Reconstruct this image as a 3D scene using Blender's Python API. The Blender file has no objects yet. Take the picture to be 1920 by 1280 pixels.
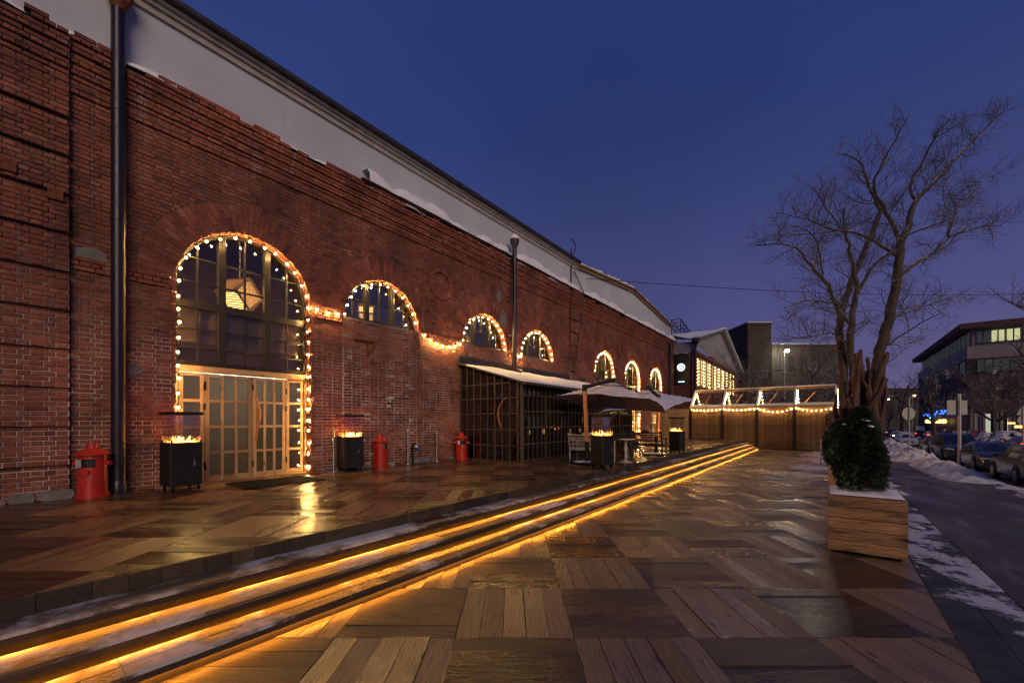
import bpy, bmesh, math, random
from mathutils import Vector, Matrix, noise as mnoise
R = math.radians
random.seed(7)
S = bpy.context.scene
COL = S.collection

# ------------------------------------------------------------------ camera
TH = math.atan(594 / 764.0)          # the brick wall runs along +x, the camera looks TH to the left of it
CT, ST = math.cos(TH), math.sin(TH)
D0, CZ, PZ = 9.89, 1.8, 0.554        # camera to wall, camera height, upper terrace height
cam_d = bpy.data.cameras.new('camera')
cam_d.sensor_width = 36; cam_d.lens = 764 / 1920 * 36
cam_d.shift_y = 150 / 1920
cam_d.clip_start = 0.05; cam_d.clip_end = 2000
cam = bpy.data.objects.new('camera', cam_d); COL.objects.link(cam)
cam.location = (0, -D0, CZ)
cam.rotation_euler = (R(90), 0, -(R(90) - TH))
S.camera = cam

# ------------------------------------------------------------------ sky, dusk light, exposure
w = bpy.data.worlds.new('World'); S.world = w; w.use_nodes = True
wn = w.node_tree; wn.nodes.clear()
def WN(t): return wn.nodes.new(t)
wo = WN('ShaderNodeOutputWorld'); bg = WN('ShaderNodeBackground')
sky = WN('ShaderNodeTexSky'); sky.sky_type = 'NISHITA'; sky.sun_disc = False
sky.sun_elevation = R(-3.0); sky.sun_rotation = R(200); sky.altitude = 100
sky.air_density = 1.0; sky.dust_density = 0.6; sky.ozone_density = 4.0
tc = WN('ShaderNodeTexCoord'); sp = WN('ShaderNodeSeparateXYZ')
rp = WN('ShaderNodeValToRGB'); e = rp.color_ramp.elements
e[0].position = 0.0; e[0].color = (0.082, 0.066, 0.132, 1)
e[1].position = 1.0; e[1].color = (0.010, 0.023, 0.112, 1)
q = e.new(0.22); q.color = (0.047, 0.048, 0.136, 1)
q = e.new(0.55); q.color = (0.019, 0.033, 0.122, 1)
mx = WN('ShaderNodeMix'); mx.data_type = 'RGBA'; mx.inputs[0].default_value = 0.12
SKY_GAIN = 0.1
ns = WN('ShaderNodeTexNoise'); ns.inputs['Scale'].default_value = 1.6; ns.inputs['Detail'].default_value = 3
nr = WN('ShaderNodeMapRange'); nr.inputs[1].default_value = .3; nr.inputs[2].default_value = .7
nr.inputs[3].default_value = .85; nr.inputs[4].default_value = 1.15
mu = WN('ShaderNodeMix'); mu.data_type = 'RGBA'; mu.blend_type = 'MULTIPLY'; mu.inputs[0].default_value = 1
mg = WN('ShaderNodeMix'); mg.data_type = 'RGBA'; mg.blend_type = 'MULTIPLY'; mg.inputs[0].default_value = 1
mg.inputs[7].default_value = (SKY_GAIN, SKY_GAIN, SKY_GAIN, 1)
L = wn.links.new
L(tc.outputs['Generated'], sp.inputs[0]); L(sp.outputs['Z'], rp.inputs[0])
L(tc.outputs['Generated'], ns.inputs['Vector']); L(ns.outputs['Fac'], nr.inputs[0])
L(rp.outputs[0], mu.inputs[6]); L(nr.outputs[0], mu.inputs[7])
L(sky.outputs[0], mg.inputs[6])
L(mu.outputs[2], mx.inputs[6]); L(mg.outputs[2], mx.inputs[7])
L(mx.outputs[2], bg.inputs[0]); bg.inputs[1].default_value = 0.95
L(bg.outputs[0], wo.inputs[0])

sun_d = bpy.data.lights.new('sun', 'SUN'); sun_d.energy = 0.80; sun_d.angle = R(35)
sun_d.color = (1.0, 0.72, 0.48)
sun = bpy.data.objects.new('sun', sun_d); COL.objects.link(sun)
sdir = Vector((0.50, 0.80, -0.42))           # stands in for warm street lamps behind the camera, over the street
sun.rotation_euler = sdir.to_track_quat('-Z', 'Y').to_euler()

S.view_settings.view_transform = 'Standard'; S.view_settings.look = 'None'
S.view_settings.exposure = 0.75; S.view_settings.gamma = 1.0
S.view_settings.use_curve_mapping = False
S.render.engine = 'CYCLES'
cy = S.cycles
cy.max_bounces = 7; cy.diffuse_bounces = 3; cy.glossy_bounces = 3; cy.transmission_bounces = 4
cy.transparent_max_bounces = 14; cy.caustics_reflective = False; cy.caustics_refractive = False
cy.sample_clamp_indirect = 4; cy.use_denoising = True; cy.blur_glossy = 0.5
cy.filter_width = 1.3

# ------------------------------------------------------------------ helpers
def proj(p):
    d = p[1] + D0; D = p[0] * CT + d * ST; Rr = p[0] * ST - d * CT
    if D < .2: return None
    return 960 + 764 * Rr / D, 790 - 764 * (p[2] - CZ) / D, D
def at(px, py, D):                      # a point D metres ahead of the camera
    Rr = (px - 960) / 764 * D
    return Vector((D * CT + Rr * ST, D * ST - Rr * CT - D0, CZ + (790 - py) * D / 764))
def gz(x): return -0.35 - 0.0098 * x     # the street falls gently away

class MB:
    def __init__(s): s.v = []; s.f = []; s.uv = None; s.rn = []; s.cur = 0.5
    def add(s, vs, fs, uvs=None):
        o = len(s.v); s.v.extend([tuple(p) for p in vs]); s.f.extend([tuple(i + o for i in f) for f in fs])
        s.rn.extend([s.cur] * len(vs))
        if uvs is not None:
            if s.uv is None: s.uv = []
            s.uv.extend(uvs)
        return s
    def box(s, x0, x1, y0, y1, z0, z1):
        return s.add([(x0,y0,z0),(x1,y0,z0),(x1,y1,z0),(x0,y1,z0),(x0,y0,z1),(x1,y0,z1),(x1,y1,z1),(x0,y1,z1)],
            [(0,3,2,1),(4,5,6,7),(0,1,5,4),(1,2,6,5),(2,3,7,6),(3,0,4,7)])
    def bar(s, a, b, wx, wz, up=(0,0,1)):     # a beam of section wx*wz from a to b
        a, b = Vector(a), Vector(b); d = (b - a).normalized(); up = Vector(up)
        if abs(d.dot(up)) > .99: up = Vector((0,1,0))
        r = d.cross(up).normalized(); u = r.cross(d)
        c = [(-1,-1),(1,-1),(1,1),(-1,1)]
        vs = [a + r*(i*wx/2) + u*(j*wz/2) for i, j in c] + [b + r*(i*wx/2) + u*(j*wz/2) for i, j in c]
        return s.add(vs, [(0,3,2,1)[::-1],(4,5,6,7)[::-1],(0,1,5,4)[::-1],(1,2,6,5)[::-1],(2,3,7,6)[::-1],(3,0,4,7)[::-1]])
    def tube(s, pts, rad, n=6, cap=True):
        pts = [Vector(p) for p in pts]; m = len(pts)
        if not hasattr(rad, '__len__'): rad = [rad] * m
        t = (pts[1] - pts[0]).normalized()
        a = Vector((0,0,1)) if abs(t.z) < .9 else Vector((1,0,0))
        r = t.cross(a).normalized(); vs = []
        for i in range(m):
            t = (pts[min(i+1,m-1)] - pts[max(i-1,0)])
            if t.length < 1e-9: t = Vector((0,0,1))
            t.normalize(); r = (r - t * r.dot(t))
            if r.length < 1e-6: r = t.orthogonal()
            r.normalize(); u = t.cross(r)
            for k in range(n):
                g = 2*math.pi*k/n
                vs.append(pts[i] + r*(math.cos(g)*rad[i]) + u*(math.sin(g)*rad[i]))
        fs = [(i*n+k, i*n+(k+1)%n, (i+1)*n+(k+1)%n, (i+1)*n+k) for i in range(m-1) for k in range(n)]
        if cap: fs += [tuple(range(n))[::-1], tuple((m-1)*n+k for k in range(n))]
        return s.add(vs, fs)
    def lathe(s, prof, n=24, c=(0,0,0)):     # profile of (radius, z)
        vs = []; m = len(prof)
        for r, z in prof:
            for k in range(n):
                g = 2*math.pi*k/n; vs.append((c[0]+r*math.cos(g), c[1]+r*math.sin(g), c[2]+z))
        fs = [(i*n+k, i*n+(k+1)%n, (i+1)*n+(k+1)%n, (i+1)*n+k) for i in range(m-1) for k in range(n)]
        if prof[0][0] > 1e-4: fs.append(tuple(range(n))[::-1])
        if prof[-1][0] > 1e-4: fs.append(tuple((m-1)*n+k for k in range(n)))
        return s.add(vs, fs)
    def prism(s, poly, h0, h1, axis='z'):    # 2-D polygon (ccw) extruded along an axis
        n = len(poly)
        def P(a, b, h): return {'z': (a,b,h), 'y': (a,h,b), 'x': (h,a,b)}[axis]
        vs = [P(a,b,h0) for a,b in poly] + [P(a,b,h1) for a,b in poly]
        fs = [tuple(range(n))[::-1], tuple(range(n,2*n))] + [(i,(i+1)%n,n+(i+1)%n,n+i) for i in range(n)]
        if axis == 'y': fs = [f[::-1] for f in fs]
        return s.add(vs, fs)
    def mesh(s, name, mat=None, smooth=None):
        me = bpy.data.meshes.new(name); me.from_pydata(s.v, [], s.f)
        if s.uv is not None and len(s.uv) == len(me.loops):
            ul = me.uv_layers.new(name='UVMap'); ul.data.foreach_set('uv', [c for p in s.uv for c in p])
        at_ = me.attributes.new('rnd', 'FLOAT', 'POINT'); at_.data.foreach_set('value', s.rn)
        if mat: me.materials.append(mat)
        if smooth:
            me.shade_smooth()
            if smooth != True: me.set_sharp_from_angle(angle=R(smooth))
        me.update(); return me
    def build(s, name, mat, parent=None, smooth=None, loc=None):
        o = bpy.data.objects.new(name, s.mesh(name, mat, smooth)); COL.objects.link(o)
        if parent: o.parent = parent
        if loc: o.location = loc
        return o
def tag(o, label=None, cat=None, group=None, kind=None):
    if label: o['label'] = label
    if cat: o['category'] = cat
    if group: o['group'] = group
    if kind: o['kind'] = kind
    return o
def empty(name, loc=(0,0,0), rz=0, label=None, cat=None, group=None):
    o = bpy.data.objects.new(name, None); COL.objects.link(o); o.empty_display_size = .2
    o.location = loc; o.rotation_euler = (0,0,rz)
    return tag(o, label, cat, group)
def link_mesh(name, me, parent=None, loc=None, rz=0, scale=None):
    o = bpy.data.objects.new(name, me); COL.objects.link(o); o.parent = parent
    if loc is not None: o.location = loc
    if rz: o.rotation_euler = (0,0,rz)
    if scale is not None: o.scale = scale if hasattr(scale,'__len__') else (scale,)*3
    return o
def copy_tree(o, parent=None):
    c = o.copy(); COL.objects.link(c); c.parent = parent
    for ch in o.children: copy_tree(ch, c)
    return c
def clip_poly(sub, clip):                   # Sutherland-Hodgman, clip is convex and ccw
    out = list(sub)
    for i in range(len(clip)):
        a, b = clip[i], clip[(i+1) % len(clip)]
        ex, ey = b[0]-a[0], b[1]-a[1]; inp, out = out, []
        if not inp: return []
        def side(p): return ex*(p[1]-a[1]) - ey*(p[0]-a[0])
        for j in range(len(inp)):
            p, r = inp[j-1], inp[j]; sp_, sr = side(p), side(r)
            if (sp_ >= 0) != (sr >= 0):
                t = sp_/(sp_-sr); out.append((p[0]+(r[0]-p[0])*t, p[1]+(r[1]-p[1])*t))
            if sr >= 0: out.append(r)
    return out
def area(p): return abs(sum(p[i-1][0]*p[i][1]-p[i][0]*p[i-1][1] for i in range(len(p))))/2
rnd = random.random
def U(a, b): return a + (b-a)*random.random()

# ------------------------------------------------------------------ materials
class NT:
    def __init__(s, name):
        s.m = bpy.data.materials.new(name); s.m.use_nodes = True; s.t = s.m.node_tree
        s.b = s.t.nodes['Principled BSDF']; s.out = s.t.nodes['Material Output']
    def n(s, t, **k):
        x = s.t.nodes.new(t)
        for a, b in k.items(): setattr(x, a, b)
        return x
    def l(s, a, b): s.t.links.new(a, b)
    def coord(s, kind='Object', scale=(1,1,1), rot=(0,0,0)):
        if kind == 'World': o = s.n('ShaderNodeNewGeometry').outputs['Position']
        else: o = s.n('ShaderNodeTexCoord').outputs[kind]
        mp = s.n('ShaderNodeMapping'); mp.inputs['Scale'].default_value = scale; mp.inputs['Rotation'].default_value = rot
        s.l(o, mp.inputs[0]); return mp.outputs[0]
    def noise(s, vec, scale, detail=4, rough=.55, dist=0):
        x = s.n('ShaderNodeTexNoise'); x.inputs['Scale'].default_value = scale; x.inputs['Detail'].default_value = detail
        x.inputs['Roughness'].default_value = rough; x.inputs['Distortion'].default_value = dist
        s.l(vec, x.inputs['Vector']); return x.outputs['Fac']
    def ramp(s, fac, *stops):
        x = s.n('ShaderNodeValToRGB'); e = x.color_ramp.elements
        for i, (p, c) in enumerate(stops):
            if not hasattr(c, '__len__'): c = (c, c, c)
            if i > 1: k = e.new(p)
            else: k = e[i]; k.position = p
            k.color = (*c, 1)
        s.l(fac, x.inputs[0]); return x.outputs[0]
    def mix(s, fac, a, b, mode='MIX'):
        x = s.n('ShaderNodeMix', data_type='RGBA', blend_type=mode)
        for i, v in ((0, fac), (6, a), (7, b)):
            if isinstance(v, (int, float)): x.inputs[i].default_value = v if i == 0 else (v, v, v, 1)
            elif isinstance(v, tuple): x.inputs[i].default_value = (*v, 1)
            else: s.l(v, x.inputs[i])
        return x.outputs[2]
    def math(s, op, a, b=0.5):
        x = s.n('ShaderNodeMath', operation=op)
        for i, v in ((0, a), (1, b)):
            if isinstance(v, (int, float)): x.inputs[i].default_value = v
            else: s.l(v, x.inputs[i])
        return x.outputs[0]
    def attr(s, name='rnd'): return s.n('ShaderNodeAttribute', attribute_name=name).outputs['Fac']
    def normz(s):
        g = s.n('ShaderNodeNewGeometry'); x = s.n('ShaderNodeSeparateXYZ'); s.l(g.outputs['Normal'], x.inputs[0]); return x.outputs['Z']
    def set(s, col=None, rough=None, metal=None, **k):
        for nm, v in (('Base Color', col), ('Roughness', rough), ('Metallic', metal)):
            if v is None: continue
            if isinstance(v, (int, float)): s.b.inputs[nm].default_value = v
            elif isinstance(v, tuple): s.b.inputs[nm].default_value = (*v, 1)
            else: s.l(v, s.b.inputs[nm])
        for a, v in k.items():
            i = s.b.inputs[a.replace('_', ' ')]
            if isinstance(v, tuple): i.default_value = (*v, 1)
            elif isinstance(v, (int, float)): i.default_value = v
            else: s.l(v, i)
        return s
    def bump(s, h, strength=.4, dist=.01):
        x = s.n('ShaderNodeBump'); x.inputs['Strength'].default_value = strength; x.inputs['Distance'].default_value = dist
        s.l(h, x.inputs['Height']); s.l(x.outputs[0], s.b.inputs['Normal']); return s
M = {}
def simple(name, col, rough=.5, metal=0, var=.25, scale=8, bump=.15, **k):
    t = NT(name); v = t.coord('Object'); nz = t.noise(v, scale, 5)
    c1 = tuple(x*(1-var) for x in col); c2 = tuple(min(1, x*(1+var)) for x in col)
    t.set(t.ramp(nz, (.3, c1), (.7, c2)), t.ramp(t.noise(v, scale*2.3, 3), (.3, max(.03, rough*.8)), (.7, min(1, rough*1.2))), metal, **k)
    if bump: t.bump(t.noise(v, scale*5, 4), bump, .004)
    M[name] = t.m; return t.m
def emit(name, col, strength):
    t = NT(name); t.set((0,0,0), .5, Emission_Color=col, Emission_Strength=strength); M[name] = t.m; return t.m

# brick: per-brick tone, soot, lime bloom and chips of wear
def brick_mat(name, dark=1.0):
    t = NT(name); p = t.coord('World'); r = t.attr()
    base = t.ramp(r, (0, (.17*dark, .050*dark, .034*dark)), (.3, (.30*dark, .088*dark, .053*dark)), (.7, (.385*dark, .122*dark, .074*dark)), (1, (.48*dark, .19*dark, .115*dark)))
    soot = t.ramp(t.noise(p, .9, 7, .7), (.36, .40), (.60, 1.0))
    c = t.mix(1, base, soot, 'MULTIPLY')
    sp2 = t.ramp(t.noise(p, 26, 4, .7), (.34, .62), (.60, 1.0))
    c = t.mix(1, c, sp2, 'MULTIPLY')
    lime = t.ramp(t.noise(p, 2.1, 7, .7), (.61, 0.0), (.78, .42))
    c = t.mix(lime, c, (.34, .29, .27))
    st = t.ramp(t.noise(t.coord('World', (2.2,2.2,.32)), 1.5, 7, .7), (.58, 0.0), (.72, .5)); c = t.mix(st, c, (.36,.31,.31))
    c = t.mix(1, c, t.ramp(t.noise(p, .33, 5, .6), (.35, (.72,.66,.66)), (.65, (1.1,1.1,1.05))), 'MULTIPLY')
    t.set(c, t.ramp(t.noise(p, 9, 3), (.3, .62), (.7, .9)))
    t.bump(t.noise(p, 45, 5, .65), .7, .007)
    M[name] = t.m
brick_mat('brick')
t = NT('mortar'); p = t.coord('World')
c = t.ramp(t.noise(p, .8, 5, .6), (.34, (.12,.09,.08)), (.54, (.60,.54,.49)))
c = t.mix(t.ramp(t.noise(p, 14, 4), (.35, .0), (.8, .5)), c, (.16,.12,.11))
sz = t.n('ShaderNodeSeparateXYZ'); t.l(p, sz.inputs[0])
up = t.ramp(t.math('ADD', t.math('MULTIPLY', sz.outputs['Z'], .1), t.math('MULTIPLY', t.noise(p, .7, 4), .35)), (.42, 0.), (.66, .92))
c = t.mix(up, c, (.050,.032,.027))
t.set(c, .92).bump(t.noise(p, 60, 4), .8, .006); M['mortar'] = t.m
# white rendered attic wall, streaked
t = NT('plaster'); p = t.coord('World'); ps = t.coord('World', (3,3,.22))
c = t.ramp(t.noise(p, .7, 5), (.3, (.42,.45,.54)), (.7, (.52,.55,.64)))
c = t.mix(t.ramp(t.noise(ps, 2.2, 7, .72), (.58, 0.), (.80, .35)), c, (.24,.23,.24))
c = t.mix(t.ramp(t.noise(p, 1.3, 8, .75), (.62, 0.), (.70, .35)), c, (.24,.21,.17))
t.set(c, .85).bump(t.noise(p, 30, 4), .25, .004); M['plaster'] = t.m
# snow
t = NT('snow'); p = t.coord('World')
c = t.mix(t.ramp(t.noise(p, 1.7, 6, .7), (.46, 0.), (.70, .75)), (.76,.77,.80), (.30,.265,.245))
t.set(c, .62, Subsurface_Weight=0.0).bump(t.noise(p, 7, 8, .75), 1.0, .10); M['snow'] = t.m
t = NT('clean_snow'); p = t.coord('World')
t.set(t.ramp(t.noise(p, 4, 5), (.3, (.74,.77,.82)), (.7, (.84,.86,.9))), .6).bump(t.noise(p, 25, 5), .5, .015); M['clean_snow'] = t.m
# deck boards: grain along u, knots, wet sheen, frost away from the steps
def deck_mat(name, tint, frost_amt, wet0=.24, wet1=.55):
    t = NT(name); uv = t.n('ShaderNodeUVMap').outputs[0]; r = t.attr(); p = t.coord('World')
    mp = t.n('ShaderNodeMapping'); mp.inputs['Scale'].default_value = (1.6, 26, 1); t.l(uv, mp.inputs[0])
    g = t.noise(mp.outputs[0], 2.2, 7, .62, .6)
    mp2 = t.n('ShaderNodeMapping'); mp2.inputs['Scale'].default_value = (2.2, 5.5, 1); t.l(uv, mp2.inputs[0])
    kn = t.n('ShaderNodeTexVoronoi'); kn.inputs['Scale'].default_value = 1.0; t.l(mp2.outputs[0], kn.inputs['Vector'])
    base = t.ramp(r, (0, tuple(.032*k for k in tint)), (.35, tuple(.066*k for k in tint)), (.65, tuple(.120*k for k in tint)), (1, tuple(.20*k for k in tint)))
    c = t.mix(1, base, t.ramp(g, (.28, .42), (.5, .95), (.72, 1.35)), 'MULTIPLY')
    c = t.mix(1, c, t.ramp(kn.outputs['Distance'], (.05, .32), (.16, 1.0)), 'MULTIPLY')
    c = t.mix(1, c, t.ramp(t.noise(p, .55, 5, .6), (.3, .85), (.7, 1.18)), 'MULTIPLY')
    # frost and trodden snow
    sx = t.n('ShaderNodeSeparateXYZ'); t.l(p, sx.inputs[0])
    a = t.n('ShaderNodeMapRange'); a.inputs[1].default_value = 9; a.inputs[2].default_value = 19; t.l(sx.outputs['X'], a.inputs[0])
    b = t.n('ShaderNodeMapRange'); b.inputs[1].default_value = -7.9; b.inputs[2].default_value = -9.4; t.l(sx.outputs['Y'], b.inputs[0])
    zone = t.math('MULTIPLY', a.outputs[0], b.outputs[0])
    fn = t.noise(p, 1.15, 7, .68); fz = t.math('ADD', fn, t.math('MULTIPLY', zone, .30))
    fr = t.ramp(fz, (.70 - frost_amt, 0.), (.80 - frost_amt, .85))
    c = t.mix(fr, c, (.55, .54, .56))
    wet = t.noise(p, .8, 5, .6)
    wr = t.math('ADD', t.math('MULTIPLY', wet, .45), t.math('MULTIPLY', t.math('FRACT', t.math('MULTIPLY', r, 7.31)), .55))
    rg = t.mix(t.ramp(wr, (.25, 0.), (.70, 1.)), wet0, wet1)
    rg = t.mix(1, rg, t.ramp(t.noise(mp.outputs[0], 3.5, 5), (.3, .75), (.7, 1.35)), 'MULTIPLY')
    rg = t.mix(fr, rg, .8)
    t.set(c, rg, Specular_IOR_Level=.55)
    h = t.math('ADD', t.math('MULTIPLY', g, .7), t.math('MULTIPLY', t.noise(p, 34, 3), .35))
    t.bump(h, .8, .008); M[name] = t.m
deck_mat('deck', (1.22, .83, .50), 0.04, .20, .5)
deck_mat('terrace', (1.10, .56, .27), -.02, .13, .34)
deck_mat('tread', (1.10, .78, .50), 0.22)
t = NT('deck_edge'); p = t.coord('World'); r = t.attr()
c = t.mix(1, t.ramp(r, (0, (.022,.015,.010)), (1, (.075,.050,.026))), t.ramp(t.noise(p, 12, 6, .7), (.3,.5), (.7,1.3)), 'MULTIPLY')
c = t.mix(t.ramp(t.noise(p, 5, 5, .7), (.70, 0.), (.76, .8)), c, (.6,.62,.66))
t.set(c, .6).bump(t.noise(p, 40, 4), .5, .006); M['deck_edge'] = t.m
simple('dark_gap', (.012,.009,.007), .9)
# asphalt pavement / road: wet, trodden slush
t = NT('asphalt'); p = t.coord('World'); pl = t.coord('World', (.35,1.3,1))
c = t.ramp(t.noise(p, .5, 6, .65), (.3, (.036,.029,.026)), (.7, (.095,.078,.066)))
c = t.mix(t.ramp(t.noise(p, 70, 2), (.4,0.), (.7,.4)), c, (.10,.09,.085))
sl = t.ramp(t.noise(pl, .9, 9, .74), (.50, 0.), (.64, .55)); c = t.mix(sl, c, (.26,.24,.235))
rg = t.mix(t.ramp(t.noise(p, .45, 5), (.38,0.), (.62,1.)), .30, .75)
rg = t.mix(sl, rg, .85)
t.set(c, rg).bump(t.math('ADD', t.noise(p, 40, 5), t.math('MULTIPLY', t.noise(p, 5, 5), 2.0)), .6, .012); M['asphalt'] = t.m
t = NT('road'); p = t.coord('World')
c = t.ramp(t.noise(p, .3, 5), (.3, (.030,.027,.027)), (.7, (.07,.062,.06)))
c = t.mix(t.ramp(t.noise(p, .8, 7, .7), (.50, 0.), (.66, .7)), c, (.30,.27,.26))
t.set(c, .55).bump(t.noise(p, 30, 4), .4, .01); M['road'] = t.m
t = NT('ground'); p = t.coord('World')
c = t.mix(t.ramp(t.noise(p, .2, 7, .7), (.42, 0.), (.62, 1.)), (.09,.08,.078), (.62,.63,.67))
t.set(c, .8).bump(t.noise(p, 6, 6), .6, .05); M['ground'] = t.m
t = NT('kerb_stone'); p = t.coord('World')
c = t.ramp(t.noise(p, 3, 6), (.3, (.030,.029,.030)), (.7, (.075,.072,.072)))
sk = t.n('ShaderNodeSeparateXYZ'); t.l(p, sk.inputs[0]); km_ = t.n('ShaderNodeMapRange'); km_.inputs[1].default_value = 5.6; km_.inputs[2].default_value = 8.2; km_.inputs[3].default_value = -.16; km_.inputs[4].default_value = .05; t.l(sk.outputs['X'], km_.inputs[0])
c = t.mix(t.ramp(t.math('ADD', t.noise(p, 1.1, 8, .7), km_.outputs[0]), (.50, 0.), (.55, .9)), c, (.58,.60,.66))
t.set(c, .6).bump(t.noise(p, 30, 4), .5, .006); M['kerb_stone'] = t.m
# woods
def wood(name, c1, c2, rough=.5, axis=(1,14,14), knots=True, scale=2.2, sp=.5):
    t = NT(name); v = t.coord('Object', axis); nz = t.noise(v, scale, 7, .62, 1.2)
    c = t.ramp(nz, (.28, c1), (.7, c2))
    if knots:
        k = t.n('ShaderNodeTexVoronoi'); k.inputs['Scale'].default_value = 1.0
        t.l(t.coord('Object', tuple((2.6 if a == 1 else 5) for a in axis)), k.inputs['Vector'])
        c = t.mix(1, c, t.ramp(k.outputs['Distance'], (.06, .25), (.2, 1.0)), 'MULTIPLY')
    c = t.mix(1, c, t.ramp(t.attr(), (0, .78), (1, 1.25)), 'MULTIPLY')
    t.set(c, t.ramp(nz, (.3, rough*.8), (.7, rough*1.2)), Specular_IOR_Level=sp).bump(nz, .3, .004); M[name] = t.m
wood('pine_x', (.24,.14,.068), (.38,.25,.135), .45)
wood('pine_z', (.24,.14,.068), (.38,.25,.135), .45, (14,14,1))
wood('branch_wood', (.22,.075,.025), (.42,.17,.06), .4, (8,8,2), False)
def rough_plank(name, ax):
    t = NT(name); A_ = tuple(1.0 if a == ax else (0 if a == 1-ax else 24) for a in range(3)); B_ = tuple(.9 if a == ax else (0 if a == 1-ax else 3.4) for a in range(3))
    r = t.attr(); of = t.n('ShaderNodeVectorMath', operation='ADD'); cmb = t.n('ShaderNodeCombineXYZ')
    for k in range(3): t.l(t.math('MULTIPLY', r, 37.0+k*11), cmb.inputs[k])
    def vec(sc):
        o_ = t.n('ShaderNodeVectorMath', operation='ADD'); t.l(t.coord('Object', sc), o_.inputs[0]); t.l(cmb.outputs[0], o_.inputs[1]); return o_.outputs[0]
    wv = t.n('ShaderNodeTexWave', wave_type='RINGS', rings_direction='SPHERICAL'); wv.inputs['Scale'].default_value = 2.2; wv.inputs['Distortion'].default_value = 5; wv.inputs['Detail'].default_value = 4; wv.inputs['Detail Scale'].default_value = 1.4
    t.l(vec(B_), wv.inputs['Vector']); g = t.noise(vec(A_), 3.0, 8, .68, .8)
    c = t.ramp(g, (.30, (.17,.075,.03)), (.48, (.40,.22,.09)), (.72, (.62,.39,.19)))
    c = t.mix(.22, c, t.mix(1, c, t.ramp(wv.outputs['Fac'], (.1, .35), (.6, 1.15)), 'MULTIPLY'))
    c = t.mix(1, c, t.ramp(t.noise(vec(B_), 1.6, 5, .6), (.34, .35), (.56, 1.05)), 'MULTIPLY')
    k_ = t.n('ShaderNodeTexVoronoi'); k_.inputs['Scale'].default_value = 1.15; t.l(vec(B_), k_.inputs['Vector'])
    c = t.mix(1, c, t.ramp(k_.outputs['Distance'], (.05, .12), (.17, 1.0)), 'MULTIPLY')
    c = t.mix(1, c, t.ramp(r, (0, .72), (1, 1.2)), 'MULTIPLY')
    t.set(c, .6).bump(g, .6, .006); M[name] = t.m
rough_plank('planter_wood', 0); rough_plank('planter_side', 1)
wood('umbrella_pole', (.42,.15,.05), (.58,.24,.09), .4, (12,12,1.5), False)
wood('pale_bench', (.36,.32,.27), (.52,.47,.40), .6, (6,2,6), False)
wood('dark_bench', (.018,.013,.010), (.045,.030,.020), .5, (6,2,6), False)
wood('timber', (.16,.105,.055), (.36,.25,.14), .7, (3,1,3), False)
wood('driftwood', (.016,.007,.005), (.12,.048,.028), .65, (14,14,1.6), False, 3.0)
t = NT('bark'); v = t.coord('Object', (9,9,2.2)); nz = t.noise(v, 2.0, 7, .7)
c = t.ramp(nz, (.3, (.030,.022,.018)), (.7, (.11,.085,.065)))
sn = t.math('MULTIPLY', t.ramp(t.normz(), (.45, 0.), (.8, 1.)), t.ramp(t.noise(t.coord('Object'), 2.2, 4), (.42, 0.), (.56, .9)))
t.set(t.mix(sn, c, (.7,.72,.78)), .85).bump(nz, .9, .02); M['bark'] = t.m
t = NT('twig'); 
sn = t.math('MULTIPLY', t.ramp(t.normz(), (.1, 0.), (.6, 1.)), t.ramp(t.noise(t.coord('Object'), 1.6, 4), (.42, 0.), (.54, .85)))
t.set(t.mix(sn, (.085,.068,.060), (.66,.67,.72)), .8); M['twig'] = t.m
t = NT('reed'); v = t.coord('Object', (1,70,1)); p = t.coord('Object')
nz = t.noise(v, 3.0, 4, .6); c = t.ramp(nz, (.3, (.060,.032,.014)), (.7, (.33,.20,.09)))
c = t.mix(1, c, t.ramp(t.noise(t.coord('Object',(1,3,9)), 3.4, 5), (.3,.6), (.7,1.15)), 'MULTIPLY')
c = t.mix(1, c, t.ramp(t.attr(), (0, .62), (1, 1.35)), 'MULTIPLY')
t.set(c, .7).bump(nz, .8, .012); M['reed'] = t.m
# metals and paints
simple('black_metal', (.014,.013,.012), .55, .0, .3, 5, .1, Specular_IOR_Level=.3)
simple('dark_frame', (.012,.010,.008), .42, .0, .35, 5, .15)
simple('pavilion_frame', (.060,.042,.030), .45, .0, .35, 5, .15)
simple('downpipe', (.016,.014,.024), .34, .2, .25, 3, .05)
simple('gutter', (.055,.055,.065), .45, .5, .3, 3, .1)
simple('cornice_white', (.40,.38,.35), .7, 0, .2, 4, .2)
simple('steel', (.55,.54,.53), .28, .9, .15, 10, .05)
simple('galvanised', (.42,.42,.42), .5, .6, .2, 6, .05)
simple('red_paint', (.42,.022,.011), .34, 0, .22, 7, .08, Coat_Weight=.25)
simple('rubber', (.007,.007,.007), .8, 0, .3, 20, .3, Specular_IOR_Level=.15)
simple('rust', (.15,.045,.018), .8, .2, .5, 12, .6)
simple('canopy', (.66,.63,.63), .85, 0, .12, 5, .3)
simple('canopy_blue', (.52,.55,.66), .85, 0, .12, 5, .3)
simple('cement', (.16,.15,.145), .9, 0, .3, 6, .5)
simple('flat_black', (.006,.006,.007), .6, 0, .2, 6, .0)
simple('roof_metal', (.05,.05,.06), .5, .4, .3, 2, .1)
simple('interior_wall', (.17,.12,.085), .85, 0, .2, 1.2, .1)
simple('vestibule_wall', (.46,.41,.30), .8, 0, .12, 1.5, .1)
simple('blind', (.26,.19,.13), .8, 0, .2, 9, .2)
simple('dark_facade', (.046,.035,.028), .9, 0, .35, .5, .2)
simple('hall_brick', (.17,.060,.040), .85, 0, .3, 1.5, .4)
simple('gable_plaster', (.26,.25,.27), .85, 0, .2, .8, .2)
simple('office_brick', (.060,.027,.024), .85, 0, .25, .7, .2)
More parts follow.
